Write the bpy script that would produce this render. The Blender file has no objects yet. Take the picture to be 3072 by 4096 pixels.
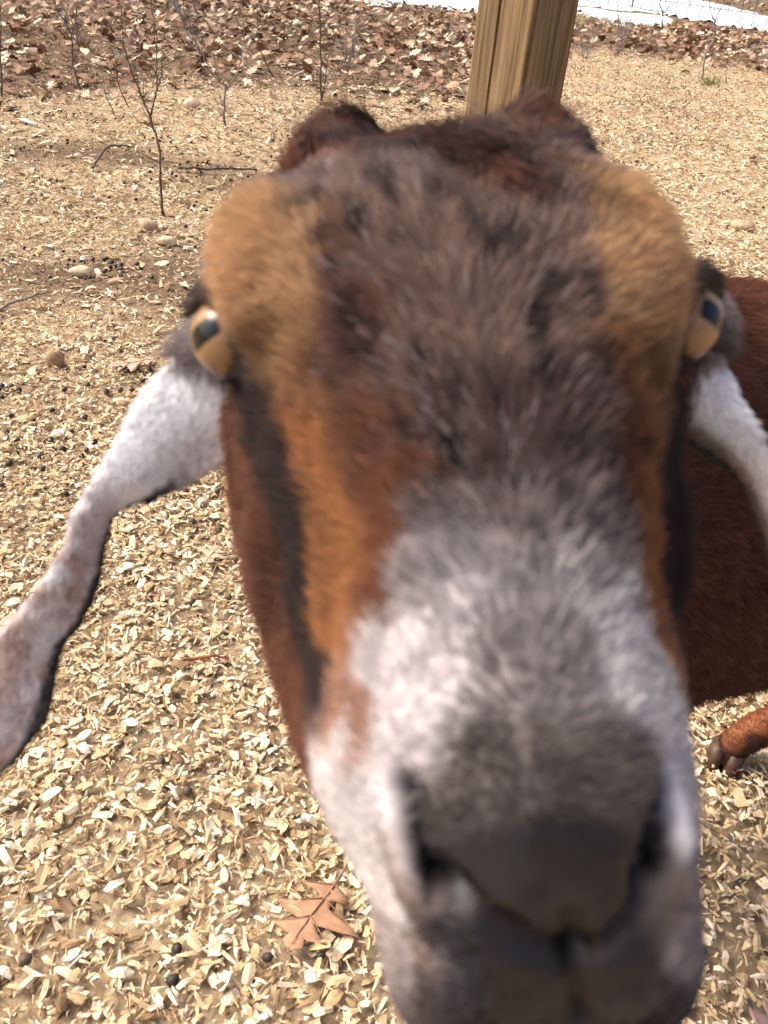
import bpy, math, random
import numpy as np
from mathutils import Matrix, Vector

rng = np.random.default_rng(7)
random.seed(7)
S = bpy.context.scene
COL = S.collection

# ------------------------------------------------------------------ camera
cam_d = bpy.data.cameras.new('camera')
cam = bpy.data.objects.new('camera', cam_d)
COL.objects.link(cam)
PITCH, ROLL = math.radians(-35.7), math.radians(5.2)
_f = np.array([0, math.cos(PITCH), math.sin(PITCH)])
_r0 = np.array([1.0, 0, 0])
_u0 = np.cross(_r0, _f)
_r = math.cos(ROLL) * _r0 + math.sin(ROLL) * _u0
_u = -math.sin(ROLL) * _r0 + math.cos(ROLL) * _u0
cam.matrix_world = Matrix(((_r[0], _u[0], -_f[0], 0), (_r[1], _u[1], -_f[1], 0), (_r[2], _u[2], -_f[2], 1.15), (0, 0, 0, 1)))
cam_d.sensor_fit = 'VERTICAL'
cam_d.lens = 4.15                                  # a phone camera: tiny sensor, short lens
cam_d.sensor_height = 2 * 4.15 * math.tan(math.radians(32.0))
cam_d.sensor_width = cam_d.sensor_height * 0.75
cam_d.clip_start = 0.01
cam_d.clip_end = 1000
cam_d.dof.use_dof = True
cam_d.dof.focus_distance = 2.4
cam_d.dof.aperture_fstop = 2.0
S.camera = cam

# ------------------------------------------------------------------ world, sun, exposure
SUN_DIR = Vector((-0.62, 0.16, 0.77)).normalized()
w = bpy.data.worlds.new('World')
S.world = w
w.use_nodes = True
nt = w.node_tree
bg = nt.nodes['Background']
sky = nt.nodes.new('ShaderNodeTexSky')
sky.sky_type = 'NISHITA'
sky.sun_disc = False
sky.sun_elevation = math.asin(SUN_DIR.z)
sky.sun_rotation = math.atan2(SUN_DIR.x, SUN_DIR.y)
sky.dust_density = 6.0
sky.air_density = 0.6
sky.ozone_density = 0.4
nt.links.new(sky.outputs[0], bg.inputs[0])
bg.inputs[1].default_value = 0.15
sun_d = bpy.data.lights.new('sun', 'SUN')
sun_d.energy = 2.0
sun_d.angle = math.radians(35)
sun_d.color = (1.0, 0.945, 0.86)
sun = bpy.data.objects.new('sun', sun_d)
COL.objects.link(sun)
sun.rotation_euler = (-SUN_DIR).to_track_quat('-Z', 'Y').to_euler()
S.view_settings.view_transform = 'Standard'
S.view_settings.look = 'None'
S.view_settings.exposure = 0.88
S.view_settings.gamma = 1.0
S.view_settings.use_curve_mapping = False
try:
    S.cycles.use_denoising = True
    S.cycles.max_bounces = 6
    S.cycles.diffuse_bounces = 3
    S.cycles_curves.shape = 'RIBBONS'
except Exception:
    pass

# ------------------------------------------------------------------ helpers
def _hash(ix, iy, iz, seed):
    n = (ix * 374761393 + iy * 668265263 + iz * 2147483647 + seed * 1274126177) & 0xFFFFFFFF
    n = ((n ^ (n >> 13)) * 1274126177) & 0xFFFFFFFF
    n = ((n ^ (n >> 16)) * 2246822519) & 0xFFFFFFFF
    return ((n ^ (n >> 15)) & 0xFFFFFF) / float(0xFFFFFF)

def noise3(p, freq=1.0, seed=0):
    p = np.asarray(p, float) * freq
    i = np.floor(p).astype(np.int64)
    f = p - i
    f = f * f * (3 - 2 * f)
    out = 0
    for dx in (0, 1):
        for dy in (0, 1):
            for dz in (0, 1):
                wgt = (f[..., 0] if dx else 1 - f[..., 0]) * (f[..., 1] if dy else 1 - f[..., 1]) * (f[..., 2] if dz else 1 - f[..., 2])
                out = out + wgt * _hash(i[..., 0] + dx, i[..., 1] + dy, i[..., 2] + dz, seed)
    return out * 2 - 1

def noise2(x, y, freq=1.0, seed=0):
    return noise3(np.stack([x, y, np.zeros_like(x)], -1), freq, seed)

def sstep(a, b, x):
    t = np.clip((x - a) / (b - a), 0, 1)
    return t * t * (3 - 2 * t)

def mesh_np(name, verts, faces, smooth=False):
    """verts (N,3); faces an (M,3) or (M,4) array, or a list of such arrays."""
    if not isinstance(faces, list):
        faces = [faces]
    me = bpy.data.meshes.new(name)
    verts = np.ascontiguousarray(verts, np.float32)
    me.vertices.add(len(verts))
    me.vertices.foreach_set('co', verts.ravel())
    li = np.concatenate([f.ravel() for f in faces]).astype(np.int32)
    tot = np.concatenate([np.full(len(f), f.shape[1]) for f in faces]).astype(np.int32)
    st = np.concatenate([[0], np.cumsum(tot)[:-1]]).astype(np.int32)
    me.loops.add(len(li))
    me.loops.foreach_set('vertex_index', li)
    me.polygons.add(len(tot))
    me.polygons.foreach_set('loop_start', st)
    me.polygons.foreach_set('loop_total', tot)
    me.polygons.foreach_set('use_smooth', np.full(len(tot), smooth, bool))
    me.update(calc_edges=True)
    me.validate()
    return me

def link(name, me, mat=None, parent=None, label=None, cat=None, group=None, kind=None):
    o = bpy.data.objects.new(name, me)
    COL.objects.link(o)
    if mat is not None and me is not None and len(me.materials) == 0:
        me.materials.append(mat)
    if parent is not None:
        o.parent = parent
    if label: o['label'] = label
    if cat: o['category'] = cat
    if group: o['group'] = group
    if kind: o['kind'] = kind
    return o

def euler_mats(yaw, pitch, roll):
    cy, sy, cp, sp, cr, sr = np.cos(yaw), np.sin(yaw), np.cos(pitch), np.sin(pitch), np.cos(roll), np.sin(roll)
    M = np.empty((len(yaw), 3, 3))
    M[:, 0, 0] = cy * cp; M[:, 0, 1] = cy * sp * sr - sy * cr; M[:, 0, 2] = cy * sp * cr + sy * sr
    M[:, 1, 0] = sy * cp; M[:, 1, 1] = sy * sp * sr + cy * cr; M[:, 1, 2] = sy * sp * cr - cy * sr
    M[:, 2, 0] = -sp;     M[:, 2, 1] = cp * sr;                M[:, 2, 2] = cp * cr
    return M

class Pile:
    """collects many small pieces into one mesh"""
    def __init__(self): self.v = []; self.f = {}; self.n = 0
    def add(self, tv, tf, M, pos):
        k = len(pos)
        v = np.einsum('kij,kvj->kvi', M, np.broadcast_to(tv, (k,) + tv.shape[-2:])) + pos[:, None, :]
        off = self.n + np.arange(k)[:, None, None] * tv.shape[-2]
        for f in (tf if isinstance(tf, list) else [tf]):
            self.f.setdefault(f.shape[1], []).append((f[None] + off).reshape(-1, f.shape[1]))
        self.v.append(v.reshape(-1, 3)); self.n += k * tv.shape[-2]
    def mesh(self, name, smooth=False):
        return mesh_np(name, np.concatenate(self.v), [np.concatenate(a) for a in self.f.values()], smooth)

def tube(pts, rad, n=6):
    """closed tapered tube along pts"""
    P = np.asarray(pts, float); R = np.asarray(rad, float)
    T = np.gradient(P, axis=0); T /= np.linalg.norm(T, axis=1)[:, None] + 1e-9
    ref = np.array([0.3, 1, 0.1]) if abs(T[0, 2]) > 0.7 else np.array([0.1, 0.2, 1])
    A_ = np.cross(T, ref); A_ /= np.linalg.norm(A_, axis=1)[:, None]
    B_ = np.cross(T, A_)
    th = np.linspace(0, 2 * np.pi, n, endpoint=False)
    V = P[:, None] + R[:, None, None] * (np.cos(th)[None, :, None] * A_[:, None] + np.sin(th)[None, :, None] * B_[:, None])
    m = len(P)
    i = np.arange(m - 1)[:, None] * n; j = np.arange(n)[None]; j2 = (j + 1) % n
    q = np.stack([i + j, i + j2, i + n + j2, i + n + j], -1).reshape(-1, 4)
    V = np.concatenate([V.reshape(-1, 3), P[:1], P[-1:]])
    c0, c1 = m * n, m * n + 1
    jj = np.arange(n)
    t0 = np.stack([np.full(n, c0), (jj + 1) % n, jj], -1)
    t1 = np.stack([np.full(n, c1), (m - 1) * n + jj, (m - 1) * n + (jj + 1) % n], -1)
    return V, [q, np.concatenate([t0, t1])]

def cr(P, t):
    """Catmull-Rom through rows of P (k, ...) at parameters t in [0,k-1]"""
    P = np.asarray(P, float); k = len(P)
    t = np.clip(t, 0, k - 1 - 1e-9); i = np.floor(t).astype(int); u = t - i
    g = lambda j: P[np.clip(j, 0, k - 1)]
    p0, p1, p2, p3 = g(i - 1), g(i), g(i + 1), g(i + 2)
    u = u.reshape((-1,) + (1,) * (P.ndim - 1))
    return 0.5 * (2 * p1 + (p2 - p0) * u + (2 * p0 - 5 * p1 + 4 * p2 - p3) * u ** 2 + (3 * p1 - p0 - 3 * p2 + p3) * u ** 3)

# ------------------------------------------------------------------ materials
def newmat(name):
    m = bpy.data.materials.new(name); m.use_nodes = True
    return m, m.node_tree, m.node_tree.nodes['Principled BSDF']

def ramp(nt, stops, interp='LINEAR'):
    n = nt.nodes.new('ShaderNodeValToRGB'); e = n.color_ramp; e.interpolation = interp
    while len(e.elements) < len(stops): e.elements.new(0.5)
    for el, (p, c) in zip(e.elements, stops): el.position = p; el.color = (*c, 1)
    return n

def island_mat(name, stops, rough=0.8, spec=0.2, noise_scale=60, noise_amt=0.35, per_object=False, interp='LINEAR'):
    m, nt, b = newmat(name)
    if per_object:
        src = nt.nodes.new('ShaderNodeObjectInfo').outputs['Random']
    else:
        src = nt.nodes.new('ShaderNodeNewGeometry').outputs['Random Per Island']
    rp = ramp(nt, stops, interp); nt.links.new(src, rp.inputs[0])
    tc = nt.nodes.new('ShaderNodeTexCoord')
    nz = nt.nodes.new('ShaderNodeTexNoise'); nz.inputs['Scale'].default_value = noise_scale; nz.inputs['Detail'].default_value = 4
    nt.links.new(tc.outputs['Object'], nz.inputs['Vector'])
    mp = nt.nodes.new('ShaderNodeMapRange'); mp.inputs[3].default_value = 1 - noise_amt; mp.inputs[4].default_value = 1 + noise_amt
    mp.inputs[1].default_value = 0.3; mp.inputs[2].default_value = 0.7
    nt.links.new(nz.outputs[0], mp.inputs[0])
    mx = nt.nodes.new('ShaderNodeVectorMath'); mx.operation = 'SCALE'
    nt.links.new(rp.outputs[0], mx.inputs[0]); nt.links.new(mp.outputs[0], mx.inputs['Scale'])
    nt.links.new(mx.outputs[0], b.inputs['Base Color'])
    b.inputs['Roughness'].default_value = rough; b.inputs['Specular IOR Level'].default_value = spec
    return m

CHIP_STOPS = [(0, (0.16, 0.095, 0.045)), (0.07, (0.30, 0.195, 0.10)), (0.16, (0.44, 0.31, 0.165)), (0.36, (0.57, 0.41, 0.225)), (0.6, (0.69, 0.525, 0.325)), (0.85, (0.77, 0.63, 0.435)), (1.0, (0.81, 0.72, 0.56))]
M_chip = island_mat('wood_chip', CHIP_STOPS, 0.75, 0.25, 180, 0.18)
M_chip1 = island_mat('wood_chip_single', CHIP_STOPS, 0.75, 0.25, 180, 0.2, per_object=True)
LEAF_STOPS = [(0, (0.13, 0.06, 0.03)), (0.20, (0.22, 0.11, 0.055)), (0.42, (0.31, 0.18, 0.10)), (0.64, (0.42, 0.285, 0.175)), (0.84, (0.56, 0.43, 0.29)), (1, (0.66, 0.55, 0.40))]
M_leaf = island_mat('dry_leaf', LEAF_STOPS, 0.7, 0.3, 25, 0.25)
M_leaf1 = island_mat('dry_leaf_single', LEAF_STOPS, 0.7, 0.3, 25, 0.25, per_object=True)
M_dung = island_mat('dung', [(0, (0.02, 0.015, 0.014)), (0.5, (0.04, 0.03, 0.026)), (1, (0.12, 0.08, 0.05))], 0.55, 0.35, 200, 0.4)
M_dung1 = island_mat('dung_single', [(0, (0.02, 0.015, 0.014)), (0.5, (0.04, 0.03, 0.026)), (1, (0.12, 0.08, 0.05))], 0.55, 0.35, 200, 0.4, per_object=True)
M_bark = island_mat('bark', [(0, (0.09, 0.065, 0.045)), (1, (0.15, 0.115, 0.085))], 0.85, 0.2, 40, 0.4)
M_greytwig = island_mat('grey_twig', [(0, (0.17, 0.14, 0.12)), (1, (0.33, 0.28, 0.24))], 0.85, 0.2, 40, 0.3)
M_wire, _, _b = newmat('galvanised_wire'); _b.inputs['Base Color'].default_value = (0.09, 0.09, 0.10, 1); _b.inputs['Metallic'].default_value = 0.3; _b.inputs['Roughness'].default_value = 0.5
M_grass = island_mat('green_grass', [(0, (0.10, 0.16, 0.03)), (1, (0.22, 0.26, 0.08))], 0.6, 0.3, 30, 0.2)
M_straw = island_mat('straw', [(0, (0.45, 0.34, 0.16)), (1, (0.66, 0.54, 0.32))], 0.6, 0.3, 30, 0.2)

# ------------------------------------------------------------------ ground
def gh(x, y):
    x = np.asarray(x, float); y = np.asarray(y, float)
    return 0.012 * noise2(x, y, 2.2, 3) + 0.007 * noise2(x, y, 6.0, 5) + 0.03 * noise2(x, y, 0.35, 9) * sstep(2, 6, y)

def border(x):
    return np.interp(x, [-6, -3.4, -2.6, -2.2, -1.2, -0.3, 0.5, 1.0, 1.6, 2.4, 3.3, 4.2, 6], [5.0, 5.3, 5.6, 6.4, 6.9, 6.9, 7.2, 8.6, 11.2, 12.0, 11.6, 11.0, 11.2])

def soil_mask(x, y):
    """1 where bare soil shows through the bedding"""
    m = 0
    for cx, cy, rx, ry in ((-1.25, 2.9, .45, .28), (-.85, 2.95, .30, .38), (-.6, 2.6, .3, .2), (1.12, 3.2, .42, .5), (.95, 3.7, .3, .4), (-1.7, 4.6, .8, .25), (-.6, 4.4, .5, .3)):
        m = np.maximum(m, np.exp(-((x - cx) / rx) ** 2 - ((y - cy) / ry) ** 2))
    return np.clip(m * 1.15 + 0.35 * noise2(x, y, 3.0, 21), 0, 1)

def axis_pts(lo, hi, near, fine):
    a = [0.0]; d = fine
    while a[-1] < near: a.append(a[-1] + d)
    while a[-1] < hi: d *= 1.18; a.append(a[-1] + d)
    b = [0.0]; d = fine
    while b[-1] > -min(near, -lo): b.append(b[-1] - d)
    while b[-1] > lo: d *= 1.18; b.append(b[-1] - d)
    return np.array(sorted(set(b + a)))
gx = axis_pts(-400, 400, 5, 0.06); gy = axis_pts(-60, 600, 8, 0.06)
GX, GY = np.meshgrid(gx, gy)
gv = np.stack([GX, GY, gh(GX, GY)], -1).reshape(-1, 3)
nx, ny = len(gx), len(gy)
ii = (np.arange(ny - 1)[:, None] * nx + np.arange(nx - 1)[None]).ravel()
gq = np.stack([ii, ii + 1, ii + nx + 1, ii + nx], -1)
M_ground, nt, b = newmat('bedding_soil')
tc = nt.nodes.new('ShaderNodeTexCoord')
def nz(scale, detail=6, rough=0.6):
    n = nt.nodes.new('ShaderNodeTexNoise'); n.inputs['Scale'].default_value = scale; n.inputs['Detail'].default_value = detail; n.inputs['Roughness'].default_value = rough
    nt.links.new(tc.outputs['Object'], n.inputs['Vector']); return n
n1 = nz(48, 9, 0.75); r1 = ramp(nt, [(0.28, (0.20, 0.13, 0.065)), (0.45, (0.36, 0.258, 0.155)), (0.60, (0.50, 0.38, 0.235)), (0.75, (0.64, 0.52, 0.345))])
nt.links.new(n1.outputs[0], r1.inputs[0])
n2 = nz(55, 6); r2 = ramp(nt, [(0.33, (0.10, 0.062, 0.036)), (0.6, (0.20, 0.135, 0.082)), (0.8, (0.32, 0.23, 0.15))])
nt.links.new(n2.outputs[0], r2.inputs[0])
at_ = nt.nodes.new('ShaderNodeAttribute'); at_.attribute_name = 'soil'
mxn = nt.nodes.new('ShaderNodeMix'); mxn.data_type = 'RGBA'
nt.links.new(at_.outputs['Fac'], mxn.inputs[0]); nt.links.new(r1.outputs[0], mxn.inputs[6]); nt.links.new(r2.outputs[0], mxn.inputs[7])
nt.links.new(mxn.outputs[2], b.inputs['Base Color'])
b.inputs['Roughness'].default_value = 0.95; b.inputs['Specular IOR Level'].default_value = 0.1
bp = nt.nodes.new('ShaderNodeBump'); bp.inputs['Strength'].default_value = 0.8; bp.inputs['Distance'].default_value = 0.01
nt.links.new(n1.outputs[0], bp.inputs['Height']); nt.links.new(bp.outputs[0], b.inputs['Normal'])
me = mesh_np('ground', gv, gq, True)
sa = me.attributes.new('soil', 'FLOAT', 'POINT')
sm = np.maximum(soil_mask(gv[:, 0], gv[:, 1]), sstep(0, 0.6, gv[:, 1] - border(gv[:, 0])))
sa.data.foreach_set('value', sm.astype(np.float32))
link('ground', me, M_ground, kind='structure')

# snow lying beyond the pen
sx = np.arange(-4, 30, 0.12); sy = np.arange(15.5, 40, 0.12)
SX, SY = np.meshgrid(sx, sy)
near = np.interp(SX, [-4, -1.5, .9, 2.0, 2.6, 3.0, 3.2, 4.2, 4.8, 5.5, 6.3, 9, 30], [17.8, 16.4, 16.4, 17.0, 18.6, 16.6, 16.0, 16.8, 18.6, 18.2, 17.6, 17.0, 15.8])
far = np.interp(SX, [-4, 2, 5, 7.1, 7.9, 9, 14, 30], [27, 28, 28.5, 27, 23.2, 22.0, 20.5, 18.6])
nn = noise2(SX, SY, 1.3, 31) * 0.45 + noise2(SX, SY, 4.5, 32) * 0.2
msk = np.minimum(SY - near, far - SY) + nn
strip = np.abs(SY - np.interp(SX, [-4, 2.8, 3.6, 4.6, 5.2, 30], [40, 20.2, 19.9, 19.8, 18.6, 10])) - 0.28 - 0.3 * noise2(SX, SY, 2.5, 33)
msk = np.where((SX > 2.7) & (SX < 5.4), np.minimum(msk, strip * 2), msk)
sz = gh(SX, SY) + 0.05 * sstep(-0.05, 0.6, msk) - 0.02 + 0.02 * noise2(SX, SY, 0.9, 35) * sstep(0.2, 1, msk)
sv = np.stack([SX, SY, sz], -1).reshape(-1, 3)
nx2 = len(sx)
ii = (np.arange(len(sy) - 1)[:, None] * nx2 + np.arange(nx2 - 1)[None]).ravel()
sq = np.stack([ii, ii + 1, ii + nx2 + 1, ii + nx2], -1)
sq = sq[(msk.ravel()[sq] > -0.1).all(1)]
used, inv = np.unique(sq, return_inverse=True)
M_snow, nt, b = newmat('snow'); b.inputs['Base Color'].default_value = (0.86, 0.88, 0.91, 1); b.inputs['Roughness'].default_value = 0.7
tc = nt.nodes.new('ShaderNodeTexCoord'); n1 = nz(6, 6); bp = nt.nodes.new('ShaderNodeBump'); bp.inputs['Strength'].default_value = 0.4; bp.inputs['Distance'].default_value = 0.05
nt.links.new(n1.outputs[0], bp.inputs['Height']); nt.links.new(bp.outputs[0], b.inputs['Normal'])
link('snow', mesh_np('snow', sv[used], inv.reshape(-1, 4), True), M_snow, kind='structure')

# ------------------------------------------------------------------ post
def make_post():
    h = 2.7; s = 0.0755; cx, cy = 0.205, 2.035; rot = math.radians(46)
    root = bpy.data.objects.new('wooden_post', None); COL.objects.link(root); root.location = (cx, cy, 0); root.rotation_euler = (0, 0, rot)
    root['label'] = 'square brown timber post with a long crack standing behind the goat'; root['category'] = 'post'
    nzv = 60
    zs = np.linspace(-0.15, h, nzv)
    # cross-section: square with eased corners; the face towards -x (rotated) carries a drying crack
    prof = []
    cr_ = 0.006
    def corner(ax, ay, a0):
        for k in range(4):
            a = a0 + k * math.pi / 6
            prof.append((ax * (s - cr_) + cr_ * math.cos(a), ay * (s - cr_) + cr_ * math.sin(a)))
    corner(1, -1, -math.pi / 2); corner(1, 1, 0); corner(-1, 1, math.pi / 2)
    # face x = -s going from +y to -y, crack at about y = +0.018
    c0 = len(prof)
    for yy, dd in ((0.035, 0), (0.0195, 0), (0.0165, 0.022), (0.0135, 0), (-0.02, 0)):
        prof.append((-s + dd, yy))
    corner(-1, -1, math.pi)
    prof = np.array(prof); n = len(prof)
    V = np.zeros((nzv, n, 3)); V[:, :, :2] = prof[None]; V[:, :, 2] = zs[:, None]
    wob = 0.006 * noise2(zs * 3, zs * 0, 1, 51) + 0.012 * (zs - 1.0) * 0.25
    V[:, c0 + 1:c0 + 4, 1] += wob[:, None]
    open_ = np.clip(0.6 + 0.7 * noise2(zs * 4, zs * 0 + 3, 1, 52), 0.15, 1.2)
    V[:, c0 + 2, 0] = -s + 0.022 * open_
    V[:, c0 + 1, 1] += 0.0012 * (open_ - .5); V[:, c0 + 3, 1] -= 0.0012 * (open_ - .5)
    V[:, :, :2] += 0.0007 * noise3(np.stack([V[..., 0] * 40, V[..., 1] * 40, V[..., 2] * 6], -1), 1, 54)[..., None]
    i = np.arange(nzv - 1)[:, None] * n; j = np.arange(n)[None]; j2 = (j + 1) % n
    q = np.stack([i + j, i + j2, i + n + j2, i + n + j], -1).reshape(-1, 4)
    top = np.concatenate([V.reshape(-1, 3), [[0, 0, h + 0.001]]])
    jj = np.arange(n)
    t = np.stack([np.full(n, nzv * n), (nzv - 1) * n + jj, (nzv - 1) * n + (jj + 1) % n], -1)
    m, nt, b = newmat('treated_timber')
    tc = nt.nodes.new('ShaderNodeTexCoord')
    def chain(scale, detail, sc, dist=0.0):
        mp = nt.nodes.new('ShaderNodeMapping'); mp.inputs['Scale'].default_value = scale
        nt.links.new(tc.outputs['Object'], mp.inputs[0])
        nn = nt.nodes.new('ShaderNodeTexNoise'); nn.inputs['Scale'].default_value = sc; nn.inputs['Detail'].default_value = detail; nn.inputs['Distortion'].default_value = dist
        nt.links.new(mp.outputs[0], nn.inputs['Vector']); return nn
    g1 = chain((1, 1, 0.035), 3, 110, 0.6); g2 = chain((1, 1, 0.02), 4, 420); g3 = chain((1, 1, 0.3), 3, 9)
    ra = ramp(nt, [(0.34, (0.15, 0.095, 0.048)), (0.5, (0.25, 0.168, 0.09)), (0.66, (0.345, 0.245, 0.14))]); nt.links.new(g1.outputs[0], ra.inputs[0])
    rb = ramp(nt, [(0.35, (0.72, 0.70, 0.66)), (0.6, (1.05, 1.03, 1.0))]); nt.links.new(g2.outputs[0], rb.inputs[0])
    rc = ramp(nt, [(0.35, (0.80, 0.82, 0.80)), (0.65, (1.1, 1.05, 1.0))]); nt.links.new(g3.outputs[0], rc.inputs[0])
    m1 = nt.nodes.new('ShaderNodeVectorMath'); m1.operation = 'MULTIPLY'; nt.links.new(ra.outputs[0], m1.inputs[0]); nt.links.new(rb.outputs[0], m1.inputs[1])
    m2 = nt.nodes.new('ShaderNodeVectorMath'); m2.operation = 'MULTIPLY'; nt.links.new(m1.outputs[0], m2.inputs[0]); nt.links.new(rc.outputs[0], m2.inputs[1])
    nt.links.new(m2.outputs[0], b.inputs['Base Color']); b.inputs['Roughness'].default_value = 0.8; b.inputs['Specular IOR Level'].default_value = 0.2
    bp = nt.nodes.new('ShaderNodeBump'); bp.inputs['Strength'].default_value = 0.35; bp.inputs['Distance'].default_value = 0.002
    nt.links.new(g1.outputs[0], bp.inputs['Height']); nt.links.new(bp.outputs[0], b.inputs['Normal'])
    link('shaft', mesh_np('shaft', top, [q, t]), m, root)
make_post()

# ------------------------------------------------------------------ wire fence
def make_fence():
    P0 = np.array([3.05, 22.3]); P1 = np.array([9.6, 14.3]); D_ = P1 - P0; Ln = np.linalg.norm(D_)
    root = bpy.data.objects.new('wire_fence', None); COL.objects.link(root)
    root.location = (P0[0], P0[1], 0); root.rotation_euler = (0, 0, math.atan2(D_[1], D_[0]))
    root['label'] = 'welded wire fence of large square mesh on dark metal posts by the snow'; root['category'] = 'fence'
    rw = 0.0085
    hv, hf = tube([(0, 0, 0), (Ln * .33, 0, 0), (Ln * .66, 0, 0), (Ln, 0, 0)], [rw] * 4, 5)
    hm = mesh_np('wire', hv, hf, True); hm.materials.append(M_wire)
    for k in range(7):
        o = link('wire', hm, None, root); o.location = (0, 0, 0.04 + k * 0.2)
    vv, vf = tube([(0, 0, 0.0), (0, 0, .6), (0, 0, 1.25)], [rw] * 3, 5)
    vm = mesh_np('wire', vv, vf, True); vm.materials.append(M_wire)
    for k in range(int(Ln / 0.3)):
        o = link('wire', vm, None, root); o.location = (0.1 + 0.3 * k, 0.004, 0.02 + 0.006 * math.sin(k * 3.1)); o.rotation_euler = (0.03 * math.sin(k * 1.7), 0.02 * math.sin(k * 2.3), 0)
    # steel T posts
    def tpost():
        V = []; F = []
        prof = [(-.02, -.004), (.02, -.004), (.02, .002), (.004, .002), (.004, .03), (-.004, .03), (-.004, .002), (-.02, .002)]
        n = len(prof); pr = np.array(prof); zs = [-0.3, 0.4, 0.9, 1.45]
        V = np.concatenate([np.column_stack([pr, np.full(n, z)]) for z in zs])
        i = np.arange(len(zs) - 1)[:, None] * n; j = np.arange(n)[None]; j2 = (j + 1) % n
        q = np.stack([i + j, i + j2, i + n + j2, i + n + j], -1).reshape(-1, 4)
        t = np.array([[24 + 0, 24 + 1, 24 + 2, 24 + 7], [24 + 3, 24 + 4, 24 + 5, 24 + 6]])
        return mesh_np('post', V, np.concatenate([q, t]))
    pm = tpost(); mt, _, b_ = newmat('dark_steel'); b_.inputs['Base Color'].default_value = (0.03, 0.035, 0.05, 1); b_.inputs['Roughness'].default_value = 0.6
    pm.materials.append(mt)
    for d in (1.95, 6.3, 9.9):
        o = link('post', pm, None, root); o.location = (d, 0.02, 0)
make_fence()

# ------------------------------------------------------------------ bare saplings
def sapling(loc, stems, label, name='bare_sapling', r0=0.006, twigs=6, mat=None, seed=0, twl=0.14, group='bare saplings in the leaf litter'):
    """stems: list of point lists (relative to loc); the first is the trunk"""
    rg = random.Random(seed)
    root = bpy.data.objects.new(name, None); COL.objects.link(root)
    root.location = (loc[0], loc[1], float(gh(loc[0], loc[1])) - 0.01)
    root['label'] = label; root['category'] = 'shrub' if 'shrub' in name else 'sapling'; root['group'] = group
    mat = mat or M_bark; r0 = r0 * 1.15
    for k, st in enumerate(stems):
        P = np.array(st, float)
        t = np.linspace(0, len(P) - 1, 5 * len(P))
        Q = cr(P, t)
        Q[1:-1] += 0.35 * r0 * np.array([[rg.gauss(0, 1), rg.gauss(0, 1), rg.gauss(0, 1)] for _ in range(len(Q) - 2)])
        rr = np.linspace(r0 * (1 if k == 0 else .62), r0 * (.55 if k == 0 and len(stems) > 1 else .22), len(Q))
        rr = rr * (1 + 0.12 * np.array([rg.gauss(0, 1) for _ in Q]))
        v, f = tube(Q, np.abs(rr), 6)
        br = link('trunk' if k == 0 else 'branch', mesh_np('stem', v, f, True), mat, root)
        for _ in range(twigs):
            i = rg.randrange(int(len(Q) * (.35 if k == 0 else .1)), len(Q) - 1)
            p = Q[i]; a = rg.uniform(0, 6.28); L_ = twl * rg.uniform(.4, 1.2)
            d = np.array([math.cos(a) * .7, math.sin(a) * .7, rg.uniform(.3, 1.0)]); d /= np.linalg.norm(d)
            mid = p + d * L_ * .5 + np.array([rg.gauss(0, .06), rg.gauss(0, .06), 0]) * L_
            v, f = tube([p, mid, p + d * L_ + np.array([0, 0, .15 * L_])], [r0 * .3, r0 * .22, r0 * .12], 4)
            link('twig', mesh_np('twig', v, f, True), mat, br)
    return root

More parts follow.
